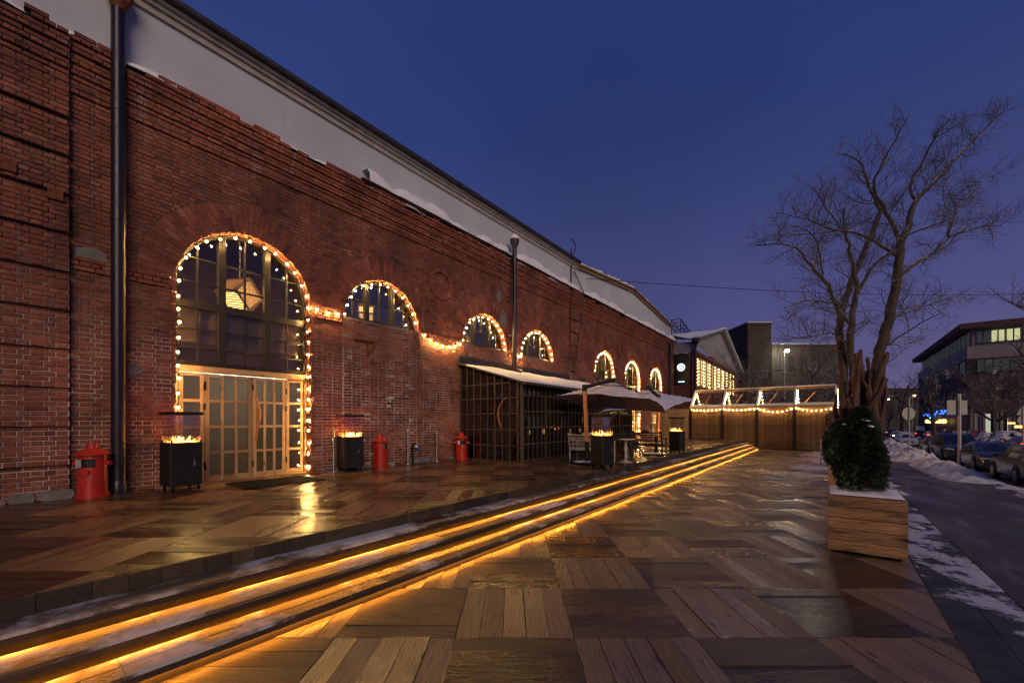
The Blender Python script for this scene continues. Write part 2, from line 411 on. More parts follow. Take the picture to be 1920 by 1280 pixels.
simple('office_panel', (.20,.165,.18), .7, 0, .15, .5, .1)
simple('white_van', (.75,.75,.74), .4)
simple('cable', (.008,.008,.008), .6, 0, .2, 6, 0)
simple('sign_back', (.40,.39,.35), .5, .3, .12, 4, .05)
simple('cone_orange', (.65,.08,.01), .5)
simple('socket_blue', (.02,.08,.45), .4)
simple('white_plastic', (.7,.7,.7), .4)
def glass(name, tint=(.9,.9,.9), refl=.10, rough=.03):
    t = NT(name); tr = t.n('ShaderNodeBsdfTransparent'); tr.inputs[0].default_value = (*tint, 1)
    gl = t.n('ShaderNodeBsdfGlossy'); gl.inputs['Roughness'].default_value = rough; gl.inputs[0].default_value = (1,1,1,1)
    lw = t.n('ShaderNodeLayerWeight'); lw.inputs[0].default_value = .45
    f = t.math('MINIMUM', t.math('ADD', t.math('MULTIPLY', lw.outputs['Fresnel'], .42), refl), .9)
    ms = t.n('ShaderNodeMixShader'); t.l(f, ms.inputs[0]); t.l(tr.outputs[0], ms.inputs[1]); t.l(gl.outputs[0], ms.inputs[2])
    nz = t.n('ShaderNodeBump'); nz.inputs['Strength'].default_value = .06; nz.inputs['Distance'].default_value = .02
    t.l(t.noise(t.coord('World'), 1.8, 2), nz.inputs['Height']); t.l(nz.outputs[0], gl.inputs['Normal'])
    t.l(ms.outputs[0], t.out.inputs[0]); M[name] = t.m
glass('window_glass', (.85,.82,.75), .02)
glass('heater_glass', (.97,.96,.94), .03, .02)
glass('pavilion_glass', (.30,.29,.28), .08, .05)
t = NT('frosted_glass'); t.set((.62,.64,.56), .28, Transmission_Weight=0.0)
M['frosted_glass'] = t.m
def frosted():
    t = NT('satin_glass'); tl = t.n('ShaderNodeBsdfTransparent'); tl.inputs[0].default_value = (.78,.74,.64,1)
    df = t.n('ShaderNodeBsdfTranslucent'); df.inputs[0].default_value = (.56,.52,.42,1)
    gl = t.n('ShaderNodeBsdfGlossy'); gl.inputs['Roughness'].default_value = .08
    m1 = t.n('ShaderNodeMixShader'); m1.inputs[0].default_value = .35; t.l(tl.outputs[0], m1.inputs[1]); t.l(df.outputs[0], m1.inputs[2])
    lw = t.n('ShaderNodeLayerWeight'); lw.inputs[0].default_value = .4
    m2 = t.n('ShaderNodeMixShader'); t.l(t.math('MINIMUM', t.math('ADD', lw.outputs['Fresnel'], .06), .8), m2.inputs[0]); t.l(m1.outputs[0], m2.inputs[1]); t.l(gl.outputs[0], m2.inputs[2])
    t.l(m2.outputs[0], t.out.inputs[0]); M['satin_glass'] = t.m
frosted()
t = NT('bulb_halo'); tr_ = t.n('ShaderNodeBsdfTransparent'); em = t.n('ShaderNodeEmission'); em.inputs[0].default_value = (1, .60, .20, 1); em.inputs[1].default_value = .8
ad = t.n('ShaderNodeAddShader'); t.l(tr_.outputs[0], ad.inputs[0]); t.l(em.outputs[0], ad.inputs[1]); t.l(ad.outputs[0], t.out.inputs[0])
t.m.cycles.emission_sampling = 'NONE'; M['bulb_halo'] = t.m  # faint additive shell, paints a warm bloom around each bulb
# lit lamps and windows, plus the added room fill and red heater fill
WARM = (1.0, .60, .22)
emit('bulb', (1.0, .56, .165), 540)
emit('bulb_far', (1.0, .52, .14), 120)
emit('bulb_hall', (1.0, .56, .17), 6)
emit('led', (1.0, .32, .028), 58)
emit('red_fill', (1.0, .18, .02), 24)  # red fill added to tint the wall beside the heaters
emit('flame', (1.0, .32, .045), 5.0)
emit('flame_core', (1.0, .50, .13), 11)
emit('lantern_glow', (1.0, .54, .18), 4.5)
emit('unseen_fill', (1.0, .62, .30), 16.0)  # warm fill added to brighten the rooms, not a fitting
emit('ceiling_lamp', (1.0, .86, .62), 5.5)
emit('lamp_white', (1.0, .95, .74), 230)
emit('lamp_sodium', (1.0, .58, .20), 10)
emit('office_light', (.95, 1.0, .50), .34)
emit('office_white', (.90, 1.0, .80), .5)
emit('office_dim', (.38, .48, .46), .032)
emit('shop_light', (.85, .90, .66), .30)
emit('blue_led', (.03, .16, 1.0), 2.2)
emit('sign_white', (.86, .95, 1.0), .85)
emit('sign_cyan', (.40, .80, 1.0), 1.8)
emit('tail_red', (1.0, .035, .02), 3.2)
emit('head_white', (1.0, .93, .8), 5)
emit('shop_orange', (1.0, .5, .14), 2.2)
emit('shop_green', (.1, 1.0, .4), 1.4)
emit('curtain_glow', (1.0, .58, .22), .75)
# ================================================================== ground, street, pavement
def sloped(name, x0, x1, y0, y1, dz, mat, nx=40, ny=4, amp=0):
    mb = MB()
    for j in range(ny+1):
        for i in range(nx+1):
            x = x0+(x1-x0)*i/nx; y = y0+(y1-y0)*j/ny
            mb.v.append((x, y, gz(x)+dz+(amp*(rnd()-.5) if amp else 0))); mb.rn.append(.5)
    mb.f = [(j*(nx+1)+i, j*(nx+1)+i+1, (j+1)*(nx+1)+i+1, (j+1)*(nx+1)+i) for j in range(ny) for i in range(nx)]
    return tag(mb.build(name, M[mat]), kind='structure')
sloped('ground', -300, 900, -500, 500, -.06, 'ground', 60, 20)
sloped('pavement', -12, 120, -14.9, -11.72, .004, 'asphalt', 80, 2)
sloped('road', -12, 260, -27.2, -15.1, -.04, 'road', 60, 4)
ks = tag(MB().box(-12,-11.9,-11.62,-11.6,-.6,-.5).build('kerb_strip', M['kerb_stone']), kind='structure')
km = []
for x in range(-4, 60):
    for row, (ya, yb) in enumerate(((-11.278,-10.76), (-11.70,-11.283))):
        mb = MB(); o = .37*row
        a, b = x+o+.006, x+o+.994; za, zb = gz(a)+.012+U(-.004,.004), gz(b)+.012+U(-.004,.004)
        mb.add([(a,ya,za),(b,ya,zb),(b,yb,zb),(a,yb,za),(a,ya,za-.1),(b,ya,zb-.1),(b,yb,zb-.1),(a,yb,za-.1)],
               [(0,1,2,3),(0,4,5,1),(1,5,6,2),(2,6,7,3),(3,7,4,0)])
        mb.build('paving_slab', M['kerb_stone'], ks)
kb = tag(MB().box(-12,-11.9,-15.08,-14.92,-.5,-.3).build('street_kerb', M['kerb_stone']), kind='structure')
for x in range(0, 60):
    mb = MB(); a, b = x+.006, x+.994; za, zb = gz(a)+.012, gz(b)+.012
    mb.add([(a,-15.08,za),(b,-15.08,zb),(b,-14.91,zb),(a,-14.91,za),(a,-15.08,za-.2),(b,-15.08,zb-.2),(b,-14.91,zb-.2),(a,-14.91,za-.2)],
           [(0,1,2,3),(0,4,5,1),(1,5,6,2),(2,6,7,3),(3,7,4,0)])
    mb.build('kerb_stone', M['kerb_stone'], kb)

# ================================================================== decks of square board panels, turned against the wall
def deck(name, matn, region, z, base_mb, seed, limit=300):
    random.seed(seed)
    root = tag(base_mb.build(name, M['dark_gap']), kind='structure')
    rest = MB(); cand = []
    for i in range(-30, 36):
        for j in range(-3, 48):
            r0, d0 = .52+i, .4+j; depth = (i+j) % 2 == 0
            cx, cy_ = (d0+.5)*CT+(r0+.5)*ST, (d0+.5)*ST-(r0+.5)*CT-D0
            if not (-5 < cx < 35 and -12 < cy_ < 2): continue
            nb = random.choice((5,5,6)); wd = 1.0/nb; tone = U(.48,.86) if depth else U(.0,.26)  # tone mixes board colour with directional sheen, put into the colour
            for k in range(nb):
                g1, g2 = random.choice((.0015,.003,.004,.006)), random.choice((.0015,.003,.004))
                if depth: loc = [(r0+k*wd+g1, d0+.002),(r0+(k+1)*wd-g2, d0+.002),(r0+(k+1)*wd-g2, d0+.998),(r0+k*wd+g1, d0+.998)]
                else: loc = [(r0+.002, d0+k*wd+g1),(r0+.998, d0+k*wd+g1),(r0+.998, d0+(k+1)*wd-g2),(r0+.002, d0+(k+1)*wd-g2)]
                wp = [(d*CT+r*ST, d*ST-r*CT-D0) for r, d in loc][::-1]
                cp = clip_poly(wp, region)
                if len(cp) < 3 or area(cp) < .004: continue
                rr = min(1, max(0, tone+U(-.11,.11))); off = (U(0,60), U(0,60)); dz = U(-.0045,.0045); tx, ty = U(-.004,.004), U(-.004,.004)
                px = [proj((a,b,z)) for a,b in cp]
                big = 0
                if all(px):
                    inside = [(q[0],q[1]) for q in px]
                    vis = clip_poly(inside if sum(inside[n-1][0]*inside[n][1]-inside[n][0]*inside[n-1][1] for n in range(len(inside)))>0 else inside[::-1], [(0,0),(1920,0),(1920,1280),(0,1280)])
                    big = area(vis) if len(vis) > 2 else 0
                cand.append((big, cp, depth, rr, off, dz, tx, ty))
    cand.sort(key=lambda q: -q[0])
    def put(mb, q, org=(0,0)):
        _, cp, depth, rr, off, dz, tx, ty = q; n = len(cp); mb.cur = rr
        cx, cy_ = sum(a for a,b in cp)/n, sum(b for a,b in cp)/n
        top = [(a-org[0], b-org[1], z+dz+tx*(a-cx)+ty*(b-cy_)) for a,b in cp]
        bot = [(a,b,c-.022) for a,b,c in top]
        def uv(a, b):
            d, r = a*CT+(b+D0)*ST, a*ST-(b+D0)*CT
            return (d+off[0], r+off[1]) if depth else (r+off[0], d+off[1])
        fs = [tuple(range(n))] + [(i, n+i, n+(i+1)%n, (i+1)%n) for i in range(n)]
        us = [uv(*cp[i]) for i in range(n)]
        for i in range(n): us += [uv(*cp[i]), uv(*cp[i]), uv(*cp[(i+1)%n]), uv(*cp[(i+1)%n])]
        mb.add(top+bot, fs, us)
    for q in cand[:limit]:
        mb = MB(); n = len(q[1]); org = (sum(a for a,b in q[1])/n, sum(b for a,b in q[1])/n)
        put(mb, q, org); mb.build('plank', M[matn], root, loc=(org[0], org[1], 0))
    for q in cand[limit:]: put(rest, q)
    tag(rest.build('planking', M[matn], root), kind='stuff')
    return root
FX = 31.0                                        # the reed fence closes the terrace here
low = deck('lower_deck', 'deck', [(-4,-10.72),(FX,-10.72),(FX,-6.24),(-4,-6.24)], 0.0,
           MB().box(-4,FX,-10.70,-6.0,-.9,-.026), 3)
mb = MB(); 
for i in range(36):
    o = MB(); o.cur = rnd(); o.box(-4+i*1.0+.004, -3.004+i, -10.745, -10.722, -.33, -.004); o.build('edge_board', M['deck_edge'], low)
ter = deck('terrace', 'terrace', [(-4,-5.33),(FX,-5.33),(FX,.30),(-4,.30)], PZ,
           MB().box(-4,FX,-5.30,.30,-.9,PZ-.026), 5)
# ---- steps with light strips at the foot of each riser
random.seed(11)
st = tag(MB().box(-4,FX,-6.20,-5.32,-.9,.10).build('steps', M['dark_gap']), kind='structure')
EY = [-5.34, -5.65, -5.95, -6.25]; RZ = .1385
def uvbox(mb, x0,x1,y0,y1,z0,z1):
    mb.box(x0,x1,y0,y1,z0,z1); o = (U(0,50),U(0,50))
    vs = mb.v[-8:]
    if mb.uv is None: mb.uv = []
    for f in mb.f[-6:]:
        for i in f:
            p = mb.v[i]; mb.uv.append((p[0]+o[0], p[1]-p[2]+o[1]))
x = -4.0
n = 0
while x < FX:                                     # terrace edge: short upright blocks
    wd = U(.19,.31); o = MB(); o.cur = rnd()
    o.box(x+.002, min(FX,x+wd)-.002, EY[0]-.03+U(-.004,.004), EY[0]+.006, PZ-RZ+.004, PZ+.001+U(-.004,.003))
    o.build('edge_block', M['deck_edge'], st); x += wd; n += 1
for k in range(3):                                # three treads
    zt = PZ-RZ*(k+1); x = -4.0
    while x < FX:
        ln = U(1.9,3.1); xe = min(FX, x+ln)
        for (ya, yb) in ((EY[k+1]-.012, (EY[k]+EY[k+1])/2-.002), ((EY[k]+EY[k+1])/2+.002, EY[k]+.004)):
            o = MB(); o.cur = U(.15,.8); uvbox(o, x+.002, xe-.002, ya, yb, zt-.028, zt+U(-.002,.002)); o.build('tread_board', M['tread'], st)
        o = MB(); o.cur = U(.05,.6); dy_ = U(-.003,.001); o.box(x, xe, EY[k+1]+dy_, EY[k+1]+.0125, zt-RZ+.060, zt-.030); o.build('riser_board', M['deck_edge'], st)
        x = xe
    zl = zt-RZ
    MB().box(-4, FX, EY[k+1]+.013, EY[k+1]+.030, zl+.0605, zl+.070).build('light_strip', M['led'], st)

# ================================================================== the brick building
random.seed(21)
BX1 = 33.6
bld = empty('brick_building', (0,0,0), 0, 'long old red brick hall with arched windows and white rendered attic', 'building')
COURSE = .0785
ARCH = [  # centre x, radius, spring z, sill z
    (3.50, 1.30, 4.52, PZ), (6.87, 1.23, 4.53, 4.53), (11.18, 1.21, 4.52, 4.52), (14.57, 1.24, 4.50, 4.50),
    (21.25, 1.28, 4.48, PZ), (25.35, 1.25, 4.48, PZ), (29.83, 1.22, 4.50, PZ)]
RING = .56
def excl(z, pad=0.0):
    out = []
    for xc, r, zs, sill in ARCH:
        if z < sill: continue
        if z <= zs: out.append((xc-r-(.0 if sill < 1 else RING), xc+r+(0 if sill < 1 else RING)) if False else (xc-r, xc+r))
        else:
            d = (r+RING)**2-(z-zs)**2
            if d > 0: h = math.sqrt(d); out.append((xc-h, xc+h))
    return out
def infill(z):                                   # bricked-up doorways under the half-round windows
    return [(xc-r, xc+r) for xc, r, zs, sill in ARCH if sill > 1 and z < sill]
def subtract(iv, cuts):
    res = [iv]
    for a, b in cuts:
        nr_ = []
        for p_, q_ in res:
            if b <= p_ or a >= q_: nr_.append((p_, q_)); continue
            if a > p_: nr_.append((p_, a))
            if b < q_: nr_.append((b, q_))
        res = nr_
    return res
BR = []                                          # x0,x1,z0,z1,yfront
def rows(x0, x1, z0, z1, y, cut=None, skip=None, jag=0):
    k0 = math.ceil((z0-PZ)/COURSE-1e-6); z = PZ+k0*COURSE
    while z+COURSE <= z1+.02:
        k = round((z-PZ)/COURSE); head = k % 2
        bl = .1335 if head else .264
        for a, b in subtract((x0, x1), cut(z+COURSE/2) if cut else []):
            n0 = math.floor((a-.066*(not head))/bl); p_ = n0*bl+(.066 if not head else 0)
            while p_ < b:
                xa, xb = max(p_, a), min(p_+bl, b)
                if xb-xa > .03 and not (skip and skip((xa+xb)/2, z)):
                    BR.append((xa, xb, z, z+COURSE, y))
                p_ += bl
        z += COURSE
PILS = [(-3.0, .82), (17.2, 17.95), (32.75, BX1)]
def pilcut(z): return [p_ for p_ in PILS]
def main_cut(z): return excl(z)+infill(z)+pilcut(z)
rows(-3.0, BX1, PZ-.08, 7.22, 0.0, main_cut)
for xc, r, zs, sill in ARCH:
    if sill > 1: rows(xc-r+.004, xc+r-.004, PZ-.08, sill-.02, .003)
for i, (a, b) in enumerate(PILS):                # pilasters with deep rustication grooves
    z = PZ-.08; k = 0
    while z < 7.2:
        groove = (k % 8 == 7)
        rows(a, b, z, z+COURSE*.9, -.045 if groove else -.13)
        z += COURSE; k += 1
# corbelled cornice: front plane by height
z = 7.22; k = 0
prof = [-.05,-.05,.0,-.02,-.06,-.06,-.10,-.10,-.15,-.16,-.20,-.20]
zz = []
kk0 = math.ceil((7.22-PZ)/COURSE-1e-6)
for k, yo in enumerate(prof):
    z = PZ+(kk0+k)*COURSE; zz.append(z)
    top = k >= 10
    def gone(xm, z_, t=top): return t and (math.sin(xm*1.7)+math.sin(xm*4.1+1)+.6*math.sin(xm*9.3)+U(-.6,.6) > (.05 if z_ > 8.02 else 1.15))
    rows(-3.0, BX1, z, z+COURSE*.9, yo, lambda q: [p_ for p_ in PILS], gone)
    for a, b in PILS: rows(a, b, z, z+COURSE*.9, yo-.06, None, gone)
CT_TOP = zz[-1]+COURSE
# narrow band courses at springing height between the openings
for a, b in ((4.86,5.58),(8.16,9.9),(12.45,13.25),(.84,2.14),(15.9,17.18),(22.6,24.0),(26.7,28.5)):
    rows(a, b, 4.30, 4.54, -.035)
def brick_geo(mb, q, org=(0,0,0)):
    xa, xb, za, zb, y = q; j = .0045
    xa += .004+U(0,j); xb -= .004+U(0,j); za += .004+U(0,.0025); zb -= .004+U(0,.0025)
    yf = y+max(-.012,min(.0045,random.gauss(-.001,.004)))
    if rnd() < .04: yf = max(yf, y+.003)+U(.0,.003)             # a spalled face
    ch = .005+U(0,.004); yb = .06 if y < .01 else .09
    rot = U(-.003,.003)
    ox, oy, oz = org
    xm = (xa+xb)/2
    F = [(xa+ch,za+ch),(xb-ch,za+ch),(xb-ch,zb-ch),(xa+ch,zb-ch)]; B = [(xa,za),(xb,za),(xb,zb),(xa,zb)]
    vs = [(a-ox, yf+U(-.003,.003)-oy, b+(a-xm)*rot-oz) for a,b in F] + [(a-ox, yf+ch-oy, b+(a-xm)*rot-oz) for a,b in B] + [(a-ox, yb-oy, b-oz) for a,b in B]
    mb.cur = min(1, max(0, random.gauss(.5,.2)))
    mb.add(vs, [(0,1,2,3),(4,5,1,0),(5,6,2,1),(6,7,3,2),(7,4,0,3),(8,9,5,4),(9,10,6,5),(10,11,7,6),(11,8,4,7)])
def bsize(q):
    p_ = proj(((q[0]+q[1])/2, q[4], (q[2]+q[3])/2))
    if not p_ or not (-5 < p_[0] < 1925 and -5 < p_[1] < 1285): return 0
    pa, pb = proj((q[0],q[4],q[2])), proj((q[1],q[4],q[3]))
    return abs(pa[0]-pb[0])*764*COURSE/p_[2]
BR.sort(key=lambda q: -bsize(q))
for q in BR[:300]:
    mb = MB(); org = ((q[0]+q[1])/2, q[4], q[2]); brick_geo(mb, q, org); mb.build('brick', M['brick'], bld, loc=org)
mb = MB()
for q in BR[300:]: brick_geo(mb, q)
tag(mb.build('brickwork', M['brick'], bld), kind='stuff')

# mortar bed behind the bricks, with the arched openings cut through
def arch_pts(xc, r, zs, n=28, a0=0, a1=180): return [(xc+r*math.cos(R(a0+(a1-a0)*i/n)), zs+r*math.sin(R(a0+(a1-a0)*i/n))) for i in range(n+1)]
mb = MB(); edges = [-3.0] + [(ARCH[i][0]+ARCH[i+1][0])/2 for i in range(6)] + [BX1]
Y0, ZB, ZT = .0085, -.9, 8.16
for i, (xc, r, zs, sill) in enumerate(ARCH):
    a, b = edges[i], edges[i+1]
    left = [p_ for p_ in arch_pts(xc, r, zs, 14, 180, 90)]; right = arch_pts(xc, r, zs, 14, 90, 0)
    if sill < 1:
        pl = [(a,ZB),(xc-r,ZB)]+left+[(xc,ZT),(a,ZT)]
        pr = [(b,ZT),(xc,ZT)]+right+[(xc+r,ZB),(b,ZB)]
    else:
        pl = [(a,ZB),(xc,ZB),(xc,sill)]+left+[(xc,ZT),(a,ZT)]
        pr = [(b,ZT),(xc,ZT)]+right+[(xc,sill),(xc,ZB),(b,ZB)]
    for poly in (pl, pr): mb.add([(u_, Y0, v_) for u_, v_ in poly], [tuple(range(len(poly)))])
for a, b in PILS:
    z = PZ-.08; k = 0
    mb.box(a+.006, b-.006, -.115, .0, ZB, PZ-.075)
    while z < 7.2:
        mb.box(a+.006, b-.006, -.035 if k % 8 == 7 else -.117, .0, z+.0005, z+COURSE); z += COURSE; k += 1
for k, yo in enumerate(prof):
    for a, b in ((-3.0, .82), (.82, 17.2), (17.2,17.95), (17.95, 32.75), (32.75, BX1)):
        if k < 10 and (yo < -.001 or (a,b) in PILS): mb.box(a, b, yo+.016-(.06 if (a,b) in PILS else 0), .01, zz[k]+.002, zz[k]+COURSE+.001)
mb.build('wall', M['mortar'], bld)
# end wall
mb = MB(); mb.box(BX1-.03, BX1, -.10, 12, -.9, 8.12); mb.build('end_wall', M['mortar'], bld)

# arch rings of radial bricks, reveals and ragged jambs
vous_rest = MB()
def vous(mb, xc, zs, ra, rb, a0, a1, y, org):
    g = .0035
    vs = []
    yf = y+U(-.006,.004)
    for rr, aa in ((ra+.004,a0+g/ra),(ra+.004,a1-g/ra),(rb-.004,a1-g/rb),(rb-.004,a0+g/rb)):
        vs.append((xc+rr*math.cos(aa)-org[0], yf-org[1], zs+rr*math.sin(aa)-org[2]))
    vs += [(a,.06-org[1],b) for a,_,b in vs]
    mb.cur = min(1, max(0, random.gauss(.5,.2)))
    mb.add(vs, [(0,1,2,3)[::-1],(4,5,1,0)[::-1],(5,6,2,1)[::-1],(6,7,3,2)[::-1],(7,4,0,3)[::-1]])
for i, (xc, r, zs, sill) in enumerate(ARCH):
    n = 47; da = math.pi/n
    for k in range(n):
        a0, a1 = k*da, (k+1)*da
        key = abs((a0+a1)/2-math.pi/2) < .10
        sp_ = r+(.27 if k % 2 else .145); y = -.03 if key else 0.0
        parts = [(r, sp_), (sp_, r+RING)] if k % 2 else [(r, r+.145), (r+.145, r+.41), (r+.41, r+RING)]
        if key: parts = [(r-.02, r+.28), (r+.28, r+RING+.08)]
        for ra, rb in parts:
            am = (a0+a1)/2; org = (xc+ra*math.cos(am), 0, zs+ra*math.sin(am))
            if i < 2 and len(parts) < 9:
                m2 = MB(); vous(m2, xc, zs, ra, rb, a0, a1, y, org); m2.build('arch_brick', M['brick'], bld, loc=org)
            else: vous(vous_rest, xc, zs, ra, rb, a0, a1, y, (0,0,0))
tag(vous_rest.build('arch_brickwork', M['brick'], bld), kind='stuff')
rev = MB(); DEP = .42
for xc, r, zs, sill in ARCH:                     # soffit and jambs, brick by brick
    n = 44
    for k in range(n):
        for d in range(3):
            a0, a1 = math.pi*k/n+.003, math.pi*(k+1)/n-.003; ya, yb = .01+d*DEP/3+.004, .01+(d+1)*DEP/3-.004
            rr = r-U(.0,.022); rev.cur = U(.35,.9)
            P = [(xc+rr*math.cos(a), y, zs+rr*math.sin(a)) for a in (a0,a1) for y in (ya,yb)]
            Q = [(xc+(r+.03)*math.cos(a), y, zs+(r+.03)*math.sin(a)) for a in (a0,a1) for y in (ya,yb)]
            rev.add(P+Q, [(0,1,3,2),(0,4,5,1),(2,3,7,6),(0,2,6,4),(1,5,7,3)])
    if sill < 1:
        for sx in (-1, 1):
            z = PZ-.05; k = 0
            while z < zs:
                for d in range(2 if k % 2 else 3):
                    m_ = 2 if k % 2 else 3; ya, yb = .0+d*DEP/m_+.004, (d+1)*DEP/m_-.004
                    pr_ = U(0,.03)+(U(.0,.06) if (d == 0 and sx > 0 and rnd() < .6) else 0)
                    if d == 0: ya -= U(-.01,.045)
                    xa = xc+sx*(r-pr_); xb = xc+sx*(r+.05); rev.cur = U(.3,.95)
                    rev.box(min(xa,xb), max(xa,xb), ya, yb, z+.004, z+COURSE-.004+U(-.006,.004))
                z += COURSE; k += 1
    else:
        rev.box(xc-r, xc+r, .05, DEP, sill-.07, sill-.002)
tag(rev.build('reveal_brickwork', M['brick'], bld), kind='stuff')
bk = MB()
for xc, r, zs, sill in ARCH:                     # mortar shell behind the reveal bricks
    n = 30; pts = [(xc+(r+.012)*math.cos(math.pi*k/n), zs+(r+.012)*math.sin(math.pi*k/n)) for k in range(n+1)]
    if sill < 1: pts = [(xc+r+.012, PZ-.1)]+pts+[(xc-r-.012, PZ-.1)]
    for k in range(len(pts)-1):
        a, b = pts[k], pts[k+1]; bk.add([(a[0],.016,a[1]),(b[0],.016,b[1]),(b[0],DEP+.06,b[1]),(a[0],DEP+.06,a[1])], [(0,1,2,3)])
bk.build('reveal', M['mortar'], bld)

# round brick roundels
for xc, zc, ro in ((8.95,6.22,.50),(23.3,6.05,.46),(27.75,6.2,.46)):
    n = 26
    for k in range(n):
        m2 = MB(); a0, a1 = 2*math.pi*k/n, 2*math.pi*(k+1)/n; am = (a0+a1)/2
        org = (xc+(ro-.06)*math.cos(am), -.0, zc+(ro-.06)*math.sin(am))
        vous(m2, xc, zc, ro-.13, ro, a0, a1, -.05, org); m2.build('roundel_brick', M['brick'], bld, loc=org)
# cement patches, stains of lime, iron tie plates
random.seed(5)
for (xc, zc, sx, sz) in ((1.05,4.62,.22,.13),(1.33,4.45,.12,.16),(1.62,2.72,.14,.10),(12.15,5.75,.20,.34),(11.9,6.55,.13,.25),(5.8,1.0,.3,.1)):
    m2 = MB(); n = 16
    ring = [(xc+sx*math.cos(2*math.pi*k/n)*U(.7,1.15), zc+sz*math.sin(2*math.pi*k/n)*U(.7,1.15)) for k in range(n)]
    m2.prism(ring, -.016, .02, 'y'); m2.build('cement_patch', M['cement'], bld)
for xc, zc in ((.18,5.65),(.66,5.42)):
    m2 = MB(); m2.box(-.085,.085,-.02,.02,-.085,.085); m2.lathe([(.03,0),(.03,.03),(.0,.035)], 8); m2.build('tie_plate', M['rust'], bld, loc=(xc,-.155,zc))
m2 = MB(); m2.bar((5.92,-.04,3.98),(6.55,-.04,3.98),.05,.05); m2.bar((6.30,-.05,3.98),(6.30,-.05,3.60),.04,.04); m2.bar((6.30,-.06,3.62),(6.48,-.10,3.95),.03,.03)
m2.build('iron_bracket', M['rust'], bld)
# rubble plinth stones
random.seed(31)
x = -2.0
while x < 9.5:
    if not 2.1 < x < 4.9:
        wd = U(.25,.55); h = U(.08,.2); m2 = MB(); n = 9; yb = -.15 if x < .8 else -.03
        if x < .8 or rnd() < .45:
            ring = [(x+wd/2+wd/2*math.copysign(abs(math.cos(g))**.6, math.cos(g))*U(.85,1.05), PZ-.02+h/2+h/2*math.copysign(abs(math.sin(g))**.6, math.sin(g))*U(.8,1.1)) for g in [2*math.pi*k/n for k in range(n)]]
            m2.prism(ring, yb-U(.0,.035), .0, 'y'); m2.build('plinth_stone', M['cement'], bld)
        x += wd
    else: x += .5

# ---- white attic wall, cornice, gutter, snowy ledge, roof
AY = .06
m2 = MB(); m2.box(-3.0, 18.0, AY, AY+.3, 8.0, 9.68); m2.build('attic_wall', M['plaster'], bld)
GA_ = [(18.0,9.50),(25.3,10.14),(33.3,9.30)]       # the far stretch ends in a low gable
m2 = MB(); m2.prism([(18.001,8.0),(33.3,8.0),(33.3,9.30),(25.3,10.14),(18.001,9.50)], AY, AY+.3, 'y'); m2.build('attic_gable', M['plaster'], bld)
def rake(y, dz): return [Vector((x_, y, z_+dz)) for x_, z_ in GA_]
m2 = MB(); m2.box(33.02, 33.32, AY-.05, AY+8, 7.95, 9.66); m2.box(32.6,32.95,AY-.03,AY,8.2,9.6); m2.build('attic_return', M['plaster'], bld)
m2 = MB(); m2.box(-3,18.0,AY-.06,AY-.002,9.36,9.48); m2.box(-3,18.0,AY-.12,AY-.002,9.482,9.56); m2.box(-3,18.0,AY-.20,AY-.002,9.562,9.62); m2.build('attic_cornice', M['cornice_white'], bld)
m2 = MB(); m2.box(-3,18.0,AY-.34,AY+.3,9.622,9.70); m2.build('gutter', M['gutter'], bld)
m2 = MB()
for (a_, b_) in zip(rake(AY-.07,-.02)[:-1], rake(AY-.07,-.02)[1:]): m2.bar(a_, b_+(b_-a_).normalized()*.1, .14, .10)
for (a_, b_) in zip(rake(AY-.10,.09)[:-1], rake(AY-.10,.09)[1:]): m2.bar(a_, b_+(b_-a_).normalized()*.2, .28, .07)
m2.build('eaves_board', M['timber'], bld)
m2 = MB(); random.seed(17)
for (a_, b_) in zip(rake(AY-.06,.17)[:-1], rake(AY-.06,.17)[1:]):
    n_ = 26; prev = None
    pts_ = [a_.lerp(b_, k_/n_)+Vector((0, U(-.03,.03), U(-.03,.03))) for k_ in range(n_+1)]
    m2.tube(pts_, [U(.07,.14) for _ in pts_], 8)
tag(m2.build('roof_snow', M['clean_snow'], bld, smooth=True), kind='stuff')
m2 = MB()
m2.add([(-3,AY-.33,9.705),(18,AY-.33,9.705),(18,7,12.2),(-3,7,12.2)],[(0,1,2,3)])
m2.add([(18,AY-.10,9.66),(25.3,AY-.10,10.32),(25.3,9,11.6),(18,9,10.9)],[(0,1,2,3)]); m2.add([(25.3,AY-.10,10.32),(33.6,AY-.10,9.44),(33.6,9,10.6),(25.3,9,11.6)],[(0,1,2,3)])
m2.build('roof', M['roof_metal'], bld)
def snow_strip(name, x0, x1, yf, yb, z, h, parent, seed, step=.12, holes=0, mat='clean_snow'):
    random.seed(seed); mb = MB(); n = int((x1-x0)/step); ph = [U(0,6) for _ in range(5)]
    prev = None
    for i in range(n+1):
        x = x0+(x1-x0)*i/n
        a = .55+.25*math.sin(x*.9+ph[0])+.22*math.sin(x*2.3+ph[1])+.16*math.sin(x*5.7+ph[2])+U(-.12,.12)-holes
        a = max(0, min(1.15, a))
        if a <= .04: prev = None; continue
        hh = h*a; yy = yb+(yf-yb)*min(1.03, .62+.5*a)
        ring = [(x,yy,z),(x,yy+.01,z+hh*.55),(x,(yy*.65+yb*.35),z+hh*.95),(x,yb,z+hh)]
        b = len(mb.v); mb.v.extend(ring); mb.rn.extend([.5]*4)
        if prev is not None: mb.f.extend([(prev+k, b+k, b+k+1, prev+k+1) for k in range(3)])
        prev = b
    o = mb.build(name, M[mat], parent, smooth=50); return o
tag(snow_strip('ledge_snow', -3, 17.1, -.19, AY-.002, CT_TOP-.09, .20, bld, 3, .09, .10), kind='stuff')
tag(snow_strip('ledge_snow', 6.2, 33.5, -.30, AY-.002, CT_TOP+.006, .36, bld, 4, .10, -.22), kind='stuff')
